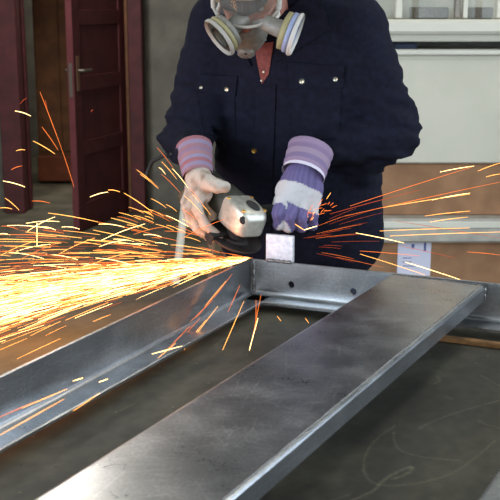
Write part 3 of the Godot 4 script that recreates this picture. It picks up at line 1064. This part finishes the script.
func person() -> void:
	var o := thing("person", "worker in a navy work coat, respirator and striped gloves bending over the frame", "person", Vector3(0.13, 0, -2.95))
	var here := o.position
	# joints
	var sr := Vector3(-0.085, 1.455, -2.92)
	var sl := Vector3(0.278, 1.450, -2.83)
	var er := Vector3(-0.172, 1.145, -2.86)
	var el := Vector3(0.376, 1.180, -2.80)
	var wr := P(195, 163, -2.68)
	var wl := P(306, 168, -2.66)
	var end_r := P(190, 152, -2.73)
	var end_l := P(322, 152, -2.745)
	# coat
	var f := Field.new(Vector3(-0.36, 0.74, -3.2), Vector3(0.56, 1.66, -2.52), 0.0088)
	f.bone(Vector3(0.0, 1.38, -2.915), Vector3(0.035, 0.86, -2.985), 0.112, 0.128, 0.06)
	f.bone(Vector3(0.215, 1.38, -2.86), Vector3(0.250, 0.86, -2.955), 0.118, 0.136, 0.06)
	f.bone(Vector3(0.105, 1.40, -2.885), Vector3(0.135, 0.86, -2.965), 0.125, 0.14, 0.06)
	f.bone(sr + Vector3(0.02, 0.0, 0), Vector3(0.05, 1.53, -2.88), 0.070, 0.070, 0.05)
	f.bone(sl - Vector3(0.02, 0.0, 0), Vector3(0.12, 1.54, -2.87), 0.072, 0.070, 0.05)
	f.bone(sr, er, 0.078, 0.066, 0.035)
	f.bone(sl, el, 0.078, 0.070, 0.035)
	f.bone(el + Vector3(-0.015, -0.035, 0.0), Vector3(0.30, 1.09, -2.83), 0.062, 0.060, 0.04)
	f.bone(er, end_r, 0.066, 0.040, 0.03)
	f.bone(el, end_l, 0.072, 0.046, 0.03)
	# open neck
	f.carve(Vector3(0.02, 1.60, -2.70), Vector3(0.03, 1.44, -2.735), 0.055, 0.018, 0.02)
	var noise := FastNoiseLite.new()
	noise.seed = 9
	noise.frequency = 1.0
	noise.fractal_octaves = 2
	f.ruffle(func(p: Vector3) -> float:
		var amp := 0.004
		var near_elbow: float = exp(-p.distance_squared_to(el) / 0.018) + exp(-p.distance_squared_to(er) / 0.018)
		var w := noise.get_noise_3d(p.x * 9.0, p.y * 5.0, p.z * 9.0) * amp
		w += noise.get_noise_3d(p.x * 9.0 + p.y * 16.0, p.y * 22.0, p.z * 9.0 + 7.0) * (0.005 + 0.018 * near_elbow)
		return w)
	var cm := f.mesh()
	var coat := put("coat", cm, M.coat, o, "navy blue work coat")
	coat.position = -here
	# coat details
	var flap := put("pocket_flap", cloth_patch(f, [Vector2(288, 62), Vector2(344, 66), Vector2(342, 88), Vector2(290, 88)], 0.006), M.coat, coat)
	put("snap_button", snap_at(f, 302, 81, 0.0078), M.snap, flap)
	put("snap_button", snap_at(f, 335, 79, 0.0068), M.snap, flap)
	put("pocket", cloth_patch(f, [Vector2(290, 86), Vector2(341, 86), Vector2(339, 138), Vector2(293, 142)], 0.003), M.coat, coat)
	flap = put("pocket_flap", cloth_patch(f, [Vector2(192, 74), Vector2(238, 76), Vector2(236, 96), Vector2(196, 92)], 0.006), M.coat, coat)
	put("snap_button", snap_at(f, 227, 89, 0.0068), M.snap, flap)
	put("snap_button", snap_at(f, 201, 87, 0.0050), M.snap, flap)
	put("pocket", cloth_patch(f, [Vector2(198, 92), Vector2(235, 94), Vector2(236, 138), Vector2(205, 134)], 0.003), M.coat, coat)
	put("placket", cloth_patch(f, [Vector2(257, 88), Vector2(276, 84), Vector2(270, 262), Vector2(248, 262)], 0.005, 4, 30), M.coat, coat)
	put("button", snap_at(f, 255, 150, 0.0080, 0.007), M.brass, coat)
	put("button", snap_at(f, 305, 36, 0.0052), M.snap, coat)
	put("collar", cloth_patch(f, [Vector2(276, 20), Vector2(318, -12), Vector2(330, 30), Vector2(276, 62)], 0.010), M.coat, coat)
	put("collar", cloth_patch(f, [Vector2(205, -14), Vector2(238, 30), Vector2(252, 66), Vector2(206, 40)], 0.010), M.coat, coat)
	# shirt in the open neck
	var sh := put("shirt", cloth_patch(f, [Vector2(254, 44), Vector2(274, 42), Vector2(269, 74), Vector2(262, 84)], 0.004, 6, 10), M.shirt, o, "reddish brown shirt in the open collar")
	sh.position = -here
	put("shirt_button", snap_at(f, 264, 72, 0.0034, 0.006), M.snap, sh)
	put("shirt_button", snap_at(f, 262, 80, 0.0030, 0.006), M.snap, sh)
	# body under the clothes: trunk, neck and head in one skin
	var hc := Vector3(-0.006, 1.545, -2.70)
	var fw := Vector3(-0.04, -0.68, 0.73).normalized()
	var hu := (Vector3(0.02, 1, 0) - fw * fw.y).normalized()
	var hs := fw.cross(hu).normalized()
	var arr := [PackedVector3Array(), PackedVector3Array(), PackedInt32Array()]
	var bf := Field.new(Vector3(-0.3, 0.7, -3.15), Vector3(0.5, 1.62, -2.6), 0.014)
	bf.bone(Vector3(0.03, 1.38, -2.91), Vector3(0.07, 0.86, -2.97), 0.085, 0.10, 0.06)
	bf.bone(Vector3(0.19, 1.38, -2.87), Vector3(0.20, 0.86, -2.96), 0.085, 0.10, 0.06)
	bf.bone(sr, sl, 0.045, 0.045, 0.04)
	bf.bone(sr, er, 0.045, 0.04, 0.03)
	bf.bone(sl, el, 0.045, 0.04, 0.03)
	bf.bone(er, end_r, 0.04, 0.030, 0.03)
	bf.bone(end_r, wr, 0.030, 0.026, 0.03)
	bf.bone(el, end_l, 0.04, 0.030, 0.03)
	bf.bone(end_l, wl, 0.030, 0.026, 0.03)
	bf.bone(Vector3(0.09, 1.46, -2.87), hc - fw * 0.03 - hu * 0.04, 0.06, 0.055, 0.04)
	bf.mesh(null, arr)
	var hf := Field.new(Vector3(-0.16, 1.36, -2.88), Vector3(0.17, 1.75, -2.52), 0.0045)
	hf.bone(hc + hu * 0.03 - fw * 0.03, hc + hu * 0.03 + fw * 0.02, 0.082, 0.08, 0.02)
	hf.bone(hc + hu * 0.0 + fw * 0.02, hc - hu * 0.055 + fw * 0.035, 0.068, 0.052, 0.03)
	hf.bone(hc - hu * 0.055 + fw * 0.03, hc - hu * 0.10 + fw * 0.06, 0.045, 0.026, 0.03)
	hf.bone(hc - fw * 0.03 - hu * 0.04, Vector3(0.08, 1.47, -2.86), 0.055, 0.058, 0.04)
	for s in [-1.0, 1.0]:
		hf.bone(hc + fw * 0.088 + hu * 0.028 + hs * 0.012 * s, hc + fw * 0.078 + hu * 0.026 + hs * 0.045 * s, 0.010, 0.010, 0.012)
		hf.bone(hc + hs * 0.078 * s + hu * 0.02 - fw * 0.01, hc + hs * 0.085 * s - hu * 0.02 - fw * 0.012, 0.012, 0.008, 0.006)
		hf.carve(hc + fw * 0.098 + hu * 0.008 + hs * 0.032 * s, hc + fw * 0.094 + hu * 0.008 + hs * 0.034 * s, 0.012, 0.012, 0.008)
	hf.bone(hc + fw * 0.088 + hu * 0.015, hc + fw * 0.112 - hu * 0.032, 0.009, 0.013, 0.012)
	hf.bone(hc + fw * 0.085 - hu * 0.062 - hs * 0.018, hc + fw * 0.085 - hu * 0.062 + hs * 0.018, 0.009, 0.009, 0.01)
	hf.mesh(null, arr)
	var ba := []
	ba.resize(Mesh.ARRAY_MAX)
	ba[Mesh.ARRAY_VERTEX] = arr[0]
	ba[Mesh.ARRAY_NORMAL] = arr[1]
	ba[Mesh.ARRAY_INDEX] = arr[2]
	var bm := ArrayMesh.new()
	bm.add_surface_from_arrays(Mesh.PRIMITIVE_TRIANGLES, ba)
	var body := put("body", bm, M.skin, o)
	body.position = -here
	for s in [-1.0, 1.0]:
		put("eye", lathe([[0.002, -0.0105], [0.008, -0.008], [0.0115, 0.0], [0.008, 0.008], [0.002, 0.0105]], hc + fw * 0.086 + hu * 0.008 + hs * 0.032 * s, fw, 14), plain(Color(0.42, 0.38, 0.35), 0.3), body)  # eyeball colour darkened to stand in for shade on the face
		put("eyebrow", tube([hc + fw * 0.099 + hu * 0.030 + hs * 0.012 * s, hc + fw * 0.097 + hu * 0.036 + hs * 0.03 * s, hc + fw * 0.085 + hu * 0.031 + hs * 0.05 * s], 0.006, 6), M.hair, body)
	# hair, with a fringe
	var hr := Field.new(Vector3(-0.16, 1.40, -2.88), Vector3(0.17, 1.75, -2.52), 0.005)
	hr.bone(hc + hu * 0.045 - fw * 0.04, hc + hu * 0.05 + fw * 0.02, 0.086, 0.083, 0.02)
	hr.bone(hc - fw * 0.07 + hu * 0.02, hc - fw * 0.075 - hu * 0.05, 0.06, 0.05, 0.02)
	hr.carve(hc + fw * 0.13 - hu * 0.015, hc + fw * 0.05 - hu * 0.06, 0.085, 0.085, 0.01)
	hr.bone(hc + fw * 0.092 + hu * 0.062 - hs * 0.03, hc + fw * 0.104 + hu * 0.034 + hs * 0.012, 0.014, 0.008, 0.02)
	hr.bone(hc + fw * 0.092 + hu * 0.062 + hs * 0.03, hc + fw * 0.102 + hu * 0.036 - hs * 0.014, 0.014, 0.008, 0.02)
	hr.bone(P(228, 2, -2.604), P(257, 1, -2.602), 0.020, 0.020, 0.02)
	hr.bone(P(234, 2, -2.604), P(240, 10, -2.592), 0.018, 0.012, 0.012)
	hr.bone(P(248, 2, -2.604), P(252, 10, -2.592), 0.018, 0.010, 0.012)
	hr.bone(P(240, 0, -2.604), P(246, 11, -2.588), 0.018, 0.012, 0.012)
	var hair := put("hair", hr.mesh(), M.hair, o, "dark hair with a fringe falling on the forehead")
	hair.position = -here
	respirator(o, here, hc, fw, hu, hs)
	# gloves
	glove_on_grip(o, here, wr)
	glove_on_handle(o, here, wl)
	# trousers and boots
	var tf := Field.new(Vector3(-0.16, 0.06, -3.2), Vector3(0.44, 1.0, -2.75), 0.014)
	for s in [-1.0, 1.0]:
		var hip := Vector3(0.135 + 0.09 * s, 0.86, -2.97)
		var knee := Vector3(0.135 + 0.11 * s, 0.48, -2.95 + 0.02 * s)
		var ank := Vector3(0.135 + 0.12 * s, 0.12, -2.99 + 0.02 * s)
		tf.bone(hip, knee, 0.100, 0.072, 0.04)
		tf.bone(knee, ank, 0.072, 0.058, 0.03)
		var bt := Field.new(ank + Vector3(-0.09, -0.13, -0.12), ank + Vector3(0.09, 0.08, 0.24), 0.010)
		bt.bone(ank + Vector3(0, 0.03, 0), ank + Vector3(0, -0.06, -0.02), 0.048, 0.048, 0.03)
		bt.bone(ank + Vector3(0, -0.07, -0.03), ank + Vector3(0.01 * s, -0.082, 0.15), 0.045, 0.037, 0.03)
		var boot := put("boot", bt.mesh(), M.boot, o, "dark work boot")
		boot.position = -here
	var tr := put("trousers", tf.mesh(), M.trouser, o, "dark work trousers")
	tr.position = -here

func snap_at(f: Field, x: float, y: float, r: float, off := 0.007) -> ArrayMesh:
	var s := f.hit(EYE, ray(x, y), 2.3, 3.3)
	var n := f.slope(s)
	return lathe([[r, off - 0.008], [r, off], [r * 0.8, off + 0.0015], [r * 0.35, off + 0.0012]], s, n, 14)

func respirator(o: Node3D, here: Vector3, hc: Vector3, fw: Vector3, hu: Vector3, hs: Vector3) -> void:
	var m := Node3D.new()
	m.name = "respirator"
	m.set_meta("label", "grey half mask respirator with two side filters and clear goggles")
	o.add_child(m)
	m.position = -here
	# mask cup over nose and mouth
	var c := hc + fw * 0.070 - hu * 0.078
	var ax := (fw * 0.9 - hu * 0.35).normalized()
	var cu := (hu - ax * ax.dot(hu)).normalized()
	var rings := []
	for s in [[-0.012, 0.054, 0.052], [0.01, 0.053, 0.050], [0.03, 0.046, 0.044], [0.045, 0.036, 0.036], [0.054, 0.026, 0.026], [0.058, 0.012, 0.012]]:
		rings.append(ring(c + ax * s[0], hs, cu, s[1], s[2], 24, 2.4))
	var st := start()
	add_loft(st, rings)
	put("face_cup", done(st), M.mask, m)
	put("valve", lathe([[0.022, 0.050], [0.022, 0.062], [0.018, 0.066], [0.006, 0.066]], c - cu * 0.014, ax, 18), M.mask, m)
	put("lower_edge", tube([c - cu * 0.05 + hs * 0.045, c - cu * 0.062 + ax * 0.016 + hs * 0.02, c - cu * 0.062 + ax * 0.016 - hs * 0.02, c - cu * 0.05 - hs * 0.045], 0.007, 8), M.mask_pale, m)
	# filters: hs points to the picture's left or right depending on the face; s = 1 along +x
	var right := hs if hs.x > 0 else -hs
	var cart := [[P(281, 29, -2.60), (right * 0.92 + fw * 0.30 - hu * 0.15).normalized(), 0.047], [P(231, 28, -2.605), (-right * 0.72 + fw * 0.66 - hu * 0.2).normalized(), 0.046]]
	for i in 2:
		var p: Vector3 = cart[i][0]
		var a: Vector3 = cart[i][1]
		var r: float = cart[i][2]
		put("filter_socket", lathe([[0.020, -0.045], [0.022, 0.0], [r * 0.7, 0.004]], p, a, 18), M.mask, m)
		var fl := put("filter_case", lathe([[r * 0.7, 0.002], [r, 0.006], [r, 0.020], [r * 0.9, 0.022]], p, a, 26), M.filter_yellow if i == 0 else M.mask, m)
		put("filter_band", lathe([[r * 0.9, 0.018], [r * 1.06, 0.020], [r * 1.06, 0.030], [r * 0.95, 0.032]], p, a, 26), M.filter_blue if i == 0 else M.filter_yellow, fl)
		put("filter_rim", lathe([[r * 0.95, 0.031], [r * 1.12, 0.033], [r * 1.15, 0.039], [r * 1.08, 0.043], [r * 0.96, 0.042], [r * 0.94, 0.034]], p, a, 26), M.mask_pale if i == 0 else M.mask_dull, fl, "pale filter rim")
		put("filter_face", lathe([[r * 0.95, 0.030], [r * 0.95, 0.036], [r * 0.6, 0.0375], [r * 0.2, 0.036]], p, a, 26), M.filter_blue if i == 0 else M.grip, fl)
	# goggles: clear wrap-around lens with rim and nose edge
	var lens := []
	for k in 2:
		var row := []
		for i in 17:
			var t := (i - 8) / 8.0
			var ang := t * 1.15
			var cent := hc + hu * (0.078 if k == 0 else 0.008) + fw * (0.020 if k == 0 else 0.040)
			row.append(cent + fw * cos(ang) * 0.112 + right * sin(ang) * (0.090 if k == 0 else 0.088))
		lens.append(row)
	st = start()
	st.set_smooth_group(0)
	for i in 16:
		quad(st, lens[0][i], lens[0][i + 1], lens[1][i + 1], lens[1][i], (lens[0][i] as Vector3) - hc)
	put("visor", done(st), M.visor, m, "clear plastic goggle lens")
	put("visor_rim", tube(lens[1], 0.0042, 7), M.mask_dull, m, "lower rim of the goggles")
	put("visor_rim", tube(lens[0], 0.0042, 7), M.mask, m)
	for k in [0, 16]:
		put("visor_side", tube([lens[0][k], lens[1][k]], 0.006, 7), M.mask_pale, m)
	# skirt of the goggles down to the mask
	st = start()
	st.set_smooth_group(0)
	for i in 16:
		var a: Vector3 = lens[1][i]
		var b: Vector3 = lens[1][i + 1]
		var a2 := a - fw * 0.022 - hu * 0.016
		var b2 := b - fw * 0.022 - hu * 0.016
		quad(st, a, b, b2, a2, -hu)
	put("goggle_skirt", done(st), M.mask, m)
	# head straps
	for s in [-1.0, 1.0]:
		put("strap", tube([hc + right * s * 0.075 + fw * 0.055 + hu * 0.002, hc + right * s * 0.094 - hu * 0.002, hc + right * s * 0.080 - fw * 0.07, hc + right * s * 0.03 - fw * 0.128], 0.007, 6), M.filter_yellow, m)
		put("strap", tube([c + right * s * 0.05, hc + right * s * 0.078 - hu * 0.075 + fw * 0.02, hc + right * s * 0.062 - hu * 0.07 - fw * 0.07], 0.006, 6), M.mask_pale, m)

func glove_on_grip(o: Node3D, here: Vector3, wr: Vector3) -> void:
	var f := Field.new(Vector3(-0.24, 0.84, -2.80), Vector3(0.03, 1.16, -2.50), 0.0036)
	var k := 0.010
	# palm and back of the hand
	f.bone(wr, P(198, 190, -2.655), 0.024, 0.026, 0.02)
	f.bone(wr, P(204, 194, -2.625), 0.022, 0.022, 0.02)
	f.bone(wr, P(193, 192, -2.68), 0.022, 0.022, 0.02)
	f.bone(P(198, 178, -2.65), P(198, 196, -2.635), 0.025, 0.022, 0.02)
	# thumb over the housing
	f.bone(P(202, 176, -2.64), P(209, 183, -2.60), 0.022, 0.019, 0.015)
	f.bone(P(209, 183, -2.60), P(217, 186, -2.585), 0.019, 0.0165, k)
	f.bone(P(217, 186, -2.585), P(225, 187, -2.585), 0.0165, 0.0145, k)
	# four fingers wrapping down and under
	var fingers := [
		[[200, 192, -2.610], [197, 209, -2.588], [205, 225, -2.588], [219, 237, -2.600]],
		[[195, 194, -2.635], [190, 210, -2.612], [197, 228, -2.608], [211, 239, -2.618]],
		[[192, 193, -2.660], [187, 207, -2.640], [191, 222, -2.636], [203, 234, -2.646]],
		[[191, 190, -2.682], [186, 202, -2.668], [188, 214, -2.664], [197, 226, -2.670]]]
	for q in fingers:
		for i in 3:
			f.bone(P(q[i][0], q[i][1], q[i][2]), P(q[i + 1][0], q[i + 1][1], q[i + 1][2]), 0.0145 - 0.001 * i, 0.0135 - 0.001 * i, 0.006)
	var noise := FastNoiseLite.new()
	noise.seed = 12
	noise.frequency = 1.0
	f.ruffle(func(p: Vector3) -> float: return noise.get_noise_3d(p.x * 60, p.y * 90, p.z * 60) * 0.0022)
	var hide := lin(176, 165, 152)
	var hide2 := lin(138, 120, 104)
	var mesh := f.mesh(func(p: Vector3) -> Color: return hide.lerp(hide2, clampf(noise.get_noise_3d(p.x * 25, p.y * 25, p.z * 25 + 4) * 1.6 + 0.3, 0, 1)))
	var g := put("glove", mesh, M.glove, o, "cream leather work glove gripping the grinder housing")
	g.position = -here
	var paint := []
	var cols := [lin(138, 94, 102), lin(130, 116, 140), lin(140, 102, 110), lin(120, 110, 138), lin(142, 106, 112), lin(132, 122, 146)]
	for i in 18: paint.append(cols[(i / 2) % 6].lerp(lin(150, 84, 86), 0.3 if (i % 6) < 2 else 0.0))
	cuff("cuff", P(194, 147, -2.730), P(198, 177, -2.655), 0.048, 0.039, 0.95, Vector3(1, 0, 0.3), paint, g)

func glove_on_handle(o: Node3D, here: Vector3, wl: Vector3) -> void:
	var f := Field.new(Vector3(0.02, 0.86, -2.82), Vector3(0.28, 1.16, -2.52), 0.0036)
	var kn := [[282, 200, -2.600], [292, 201, -2.612], [303, 202, -2.628], [313, 203, -2.645]]
	var mid := [[278, 213, -2.582], [289, 216, -2.588], [301, 217, -2.602], [312, 216, -2.625]]
	var dip := [[279, 224, -2.598], [289, 227, -2.604], [301, 227, -2.618], [312, 225, -2.640]]
	var tip := [[282, 223, -2.622], [291, 225, -2.630], [302, 225, -2.645], [312, 223, -2.662]]
	for i in 4:
		f.bone(wl, P(kn[i][0], kn[i][1], kn[i][2]), 0.026, 0.0185, 0.022)
	for i in 4:
		var j := [kn[i], mid[i], dip[i], tip[i]]
		for s in 3:
			f.bone(P(j[s][0], j[s][1], j[s][2]), P(j[s + 1][0], j[s + 1][1], j[s + 1][2]), 0.0165 - 0.001 * s, 0.0155 - 0.001 * s, 0.006)
	f.bone(P(300, 186, -2.655), P(281, 200, -2.665), 0.020, 0.018, 0.02)
	f.bone(P(287, 190, -2.635), P(312, 191, -2.66), 0.024, 0.024, 0.02)
	f.bone(P(296, 176, -2.650), P(287, 192, -2.635), 0.030, 0.026, 0.02)
	f.bone(P(312, 178, -2.665), P(309, 192, -2.655), 0.030, 0.026, 0.02)
	f.bone(P(281, 200, -2.665), P(274, 215, -2.650), 0.017, 0.015, 0.008)
	f.bone(P(274, 215, -2.650), P(278, 226, -2.640), 0.015, 0.013, 0.008)
	var noise := FastNoiseLite.new()
	noise.seed = 14
	noise.frequency = 1.0
	f.ruffle(func(p: Vector3) -> float: return noise.get_noise_3d(p.x * 50, p.y * 80, p.z * 50) * 0.0022)
	var top := wl
	var ax := (P(297, 202, -2.62) - wl).normalized()
	var k0 := (P(297, 188, -2.65) - wl).dot(ax)
	var k1 := (P(297, 207, -2.605) - wl).dot(ax)
	var purple := lin(98, 88, 130)
	var purple2 := lin(84, 76, 114)
	var hide := lin(182, 178, 178)
	var left := P(281, 202, -2.6)
	var index_tip := P(283, 230, -2.6)
	var mesh := f.mesh(func(p: Vector3) -> Color:
		var t := (p - top).dot(ax)
		var stripe := 0.5 + 0.5 * sin((p.x + p.z * 0.6) * 520.0)
		var cloth := purple.lerp(purple2, clampf(stripe, 0, 1))
		if t < k0: return cloth
		if t < k1: return hide
		var seg := (p - left).dot((index_tip - left).normalized())
		var away := (p - left - (index_tip - left).normalized() * seg).length()
		if away < 0.021: return hide
		return cloth)
	var g := put("glove", mesh, M.glove, o, "purple cloth glove with pale leather knuckle band on the side handle")
	g.position = -here
	var paint := []
	var cols := [lin(134, 112, 136), lin(122, 100, 128), lin(138, 118, 138), lin(116, 98, 130)]
	for i in 16: paint.append(cols[(i / 3) % 4] if i < 14 else lin(196, 188, 200))
	cuff("cuff", P(311, 149, -2.70), P(303, 175, -2.645), 0.060, 0.056, 0.85, Vector3(1, -0.2, -0.1), paint, g)

# ------------------------------------------------------------------ sparks
func streak(st: SurfaceTool, pts: Array, r: float) -> void:
	var f := frame_of(pts[pts.size() - 1] - pts[0])
	var rings := []
	for i in pts.size():
		var t := float(i) / (pts.size() - 1)
		var q: float = r * (0.35 + 0.65 * sin(PI * clampf(0.15 + t * 0.75, 0, 1)))
		rings.append(ring(pts[i], f[0], f[1], q, q, 4))
	add_loft(st, rings)

func lone(x0: float, y0: float, x1: float, y1: float, z0: float, z1: float, heat: int, r: float, bend: float, label: String, group: String) -> void:
	var a := at_z(x0, y0, z0)
	var b := at_z(x1, y1, z1)
	var pts := []
	for i in 5:
		var t := i / 4.0
		pts.append(a.lerp(b, t) + Vector3(0, bend * 4.0 * t * (1 - t), 0) - a)
	var st := start()
	streak(st, pts, r)
	var o := put("spark", done(st), M.hot[heat])
	o.position = a
	tag(o, label, "spark", group)

func sparks() -> void:
	var rng := RandomNumberGenerator.new()
	rng.seed = 2024
	# the dense jet leaving the disc
	var src := P(256, 258, -2.60)
	var aim := (P(-10, 292, -2.28) - src).normalized()
	var across := aim.cross(Vector3.UP).normalized()
	var up := across.cross(aim).normalized()
	var root := thing("spark_jet", "dense fan of white and orange grinding sparks shooting from the disc", "sparks", src)
	root.set_meta("kind", "stuff")
	var sts := [start(), start(), start(), start()]
	for i in 3000:
		var el := rng.randfn(0.0, 0.040)
		var az := rng.randfn(0.0, 0.12)
		if rng.randf() < 0.11: el = rng.randf_range(-0.05, 0.26)
		var d := (aim + up * el + across * az).normalized()
		var s := rng.randf_range(0.0, 1.0)
		var r0 := 0.01 + 0.95 * pow(s, 1.1)
		var l := rng.randf_range(0.05, 0.16) * (0.4 + r0)
		var p0 := d * r0 - Vector3(0, 0.06 * r0 * r0, 0)
		var r1 := r0 + l
		var p1 := d * r1 - Vector3(0, 0.06 * r1 * r1, 0)
		p1 += (across * rng.randfn(0.0, 0.05) + up * rng.randfn(0.0, 0.05)) * l
		var heat := 0 if absf(el) < 0.06 and rng.randf() < 0.42 else (1 if rng.randf() < 0.36 else (2 if rng.randf() < 0.62 else 3))
		streak(sts[heat], [p0, (p0 + p1) / 2 + Vector3(0, 0.0006, 0), p1], rng.randf_range(0.0003, 0.0007))
	var names := ["white_hot_sparks", "yellow_sparks", "orange_sparks", "red_sparks"]
	for i in 4:
		var o := put(names[i], done(sts[i]), M.hot[i], root)
		o.set_meta("kind", "stuff")
	# light given off by the jet
	for q in [[0.12, 0.006], [0.32, 0.025], [0.58, 0.06], [0.85, 0.06]]:
		var l := OmniLight3D.new()
		l.light_color = Color(1.0, 0.47, 0.17)
		l.light_energy = q[1]
		l.light_size = 0.06
		l.omni_range = 8.0
		l.omni_attenuation = 2.0
		l.shadow_enabled = true
		root.add_child(l)
		l.position = aim * q[0] + Vector3(0, 0.02, 0)
	# single sparks, placed one by one
	var la := "thin orange spark streak flying up in front of the maroon doorway"
	var ga := "sparks before the doorway"
	for s in [[40, 92, 62, 150, 2], [15, 111, 31, 116, 0], [33, 141, 55, 154, 1], [42, 127, 58, 150, 2], [62, 150, 74, 187, 2], [16, 151, 25, 150, 1], [11, 170, 22, 166, 2], [3, 181, 25, 187, 0], [32, 201, 50, 203, 2], [5, 198, 19, 210, 1], [0, 208, 12, 209, 1], [90, 197, 108, 192, 0], [108, 190, 120, 192, 1], [124, 193, 152, 212, 1], [48, 213, 98, 222, 1], [98, 222, 152, 234, 2], [111, 218, 150, 230, 1], [93, 230, 150, 244, 1], [37, 223, 37, 246, 0], [74, 242, 101, 245, 1], [0, 234, 10, 235, 0], [20, 104, 27, 98, 3], [45, 100, 47, 108, 3], [91, 112, 93, 110, 3]]:
		lone(s[0], s[1], s[2], s[3], -2.45, -2.48, s[4], 0.0007, 0.002, la, ga)
	var lb := "orange spark streak fanning out beside the gloved hand on the grinder"
	var gb := "sparks beside the gripping hand"
	for i in 44:
		var ang := deg_to_rad(rng.randf_range(182, 232))
		var r0 := rng.randf_range(42, 112)
		var r1 := r0 + rng.randf_range(9, 27)
		var c := Vector2(242, 254)
		var d := Vector2(cos(ang), sin(ang))
		var a := c + d * r0
		var b := c + d * r1
		lone(b.x, b.y, a.x, a.y, -2.52, -2.56, 1 if rng.randf() < 0.6 else (0 if rng.randf() < 0.4 else 2), 0.0005, 0.002, lb, gb)
	for i in 28:
		var x := rng.randf_range(0, 190)
		var y := rng.randf_range(222, 268)
		var sl := rng.randf_range(-0.10, 0.40) if rng.randf() < 0.75 else rng.randf_range(-0.9, -0.3)
		var l := rng.randf_range(12, 46)
		lone(x, y, x + l, y + l * sl * 0.6, -2.40, -2.44, rng.randi_range(0, 2), 0.0006, 0.003, "glowing spark streak skimming above the dense spark jet", "sparks above the jet")
	var lc := "thin spark streak flying in front of the cartons beside the coat"
	var gc := "sparks before the cartons"
	for s in [[350, 206, 472, 167, 2], [345, 216, 500, 182, 2], [380, 208, 470, 194, 1], [425, 216, 470, 211, 1], [430, 222, 468, 217, 1], [380, 231, 470, 228, 1], [356, 233, 404, 243, 0], [360, 251, 420, 256, 2], [360, 254, 425, 275, 1], [467, 252, 500, 255, 2], [486, 177, 500, 174, 1], [478, 171, 500, 163, 1], [405, 262, 470, 283, 0], [330, 214, 420, 190, 3], [390, 236, 500, 232, 1], [440, 172, 474, 166, 0], [432, 200, 470, 193, 0], [462, 283, 496, 290, 1], [400, 246, 455, 258, 3], [395, 221, 500, 238, 3]]:
		lone(s[0], s[1], s[2], s[3], -2.64, -2.50, s[4], 0.0006, 0.001, lc, gc)
	var ld := "thin orange spark streak crossing the dark hem of the navy coat"
	var gd := "sparks before the coat"
	for i in 18:
		var ang := deg_to_rad(rng.randf_range(-24, 14))
		var c := Vector2(272, 243)
		var d := Vector2(cos(ang), sin(ang))
		var a := c + d * rng.randf_range(28, 70)
		var b := a + d * rng.randf_range(18, 50)
		lone(a.x, a.y, b.x, b.y, -2.59, -2.57, 2 if rng.randf() < 0.25 else 3, 0.0003, 0.001, ld, gd)
	for i in 22:
		var t := rng.randf()
		var x := lerpf(304, 334, t) + rng.randf_range(-3, 3)
		var y := lerpf(221, 201, t) + rng.randf_range(-6, 5)
		var l := rng.randf_range(3, 8)
		var an := rng.randf_range(-1.4, 0.2)
		lone(x, y, x + cos(an) * l, y + sin(an) * l, -2.60, -2.60, 1 if rng.randf() < 0.5 else 2, 0.0006, 0.0, "short bouncing spark beside the purple striped glove", "sparks beside the purple glove")
	lone(295, 224, 304, 230, -2.585, -2.58, 1, 0.0008, 0.0, "short bouncing spark beside the purple striped glove", "sparks beside the purple glove")
	lone(304, 230, 317, 226, -2.58, -2.58, 0, 0.0008, 0.0, "short bouncing spark beside the purple striped glove", "sparks beside the purple glove")
	var le := "streak of the falling sparks and drawn spark reflections inside the frame corner"
	var ge := "falling sparks and drawn reflections in the frame corner"
	for s in [[232, 274, 214, 298, 2], [226, 281, 205, 306, 1], [221, 288, 196, 318, 2], [213, 300, 190, 322, 2], [240, 285, 228, 312, 2], [244, 301, 220, 356, 1], [261, 295, 252, 340, 2], [258, 318, 245, 366, 0], [230, 364, 224, 381, 0], [218, 306, 184, 350, 1], [206, 320, 176, 356, 1], [200, 318, 168, 354, 2], [277, 316, 281, 321, 1], [305, 318, 309, 323, 1], [256, 300, 256, 330, 2]]:  # falling sparks, some of them drawn as reflections on the rail
		var z: float = -2.40 + (s[1] - 274) * 0.0028
		lone(s[0], s[1], s[2], s[3], z, z + (s[3] - s[1]) * 0.0028, s[4], 0.0006, 0.0, le, ge)
	for s in [[0, 417, 34, 402, 2], [22, 408, 67, 389, 1], [0, 435, 64, 399, 1], [73, 411, 100, 393, 1], [73, 381, 83, 378, 0], [99, 382, 108, 379, 0], [152, 354, 182, 346, 0], [158, 358, 176, 343, 1], [165, 352, 190, 326, 2]]:  # glowing streaks set over the rail as drawn spark reflections
		var a := at_y(s[0], s[1], 0.850)
		var b := at_y(s[2], s[3], 0.850)
		var st := start()
		streak(st, [Vector3.ZERO, (b - a) / 2, b - a], 0.0007)
		var o := put("spark", done(st), M.hot[s[4]])
		o.position = a
		tag(o, "glowing streak drawn as a spark reflection on the side rail", "spark", "drawn spark reflections along the side rail")
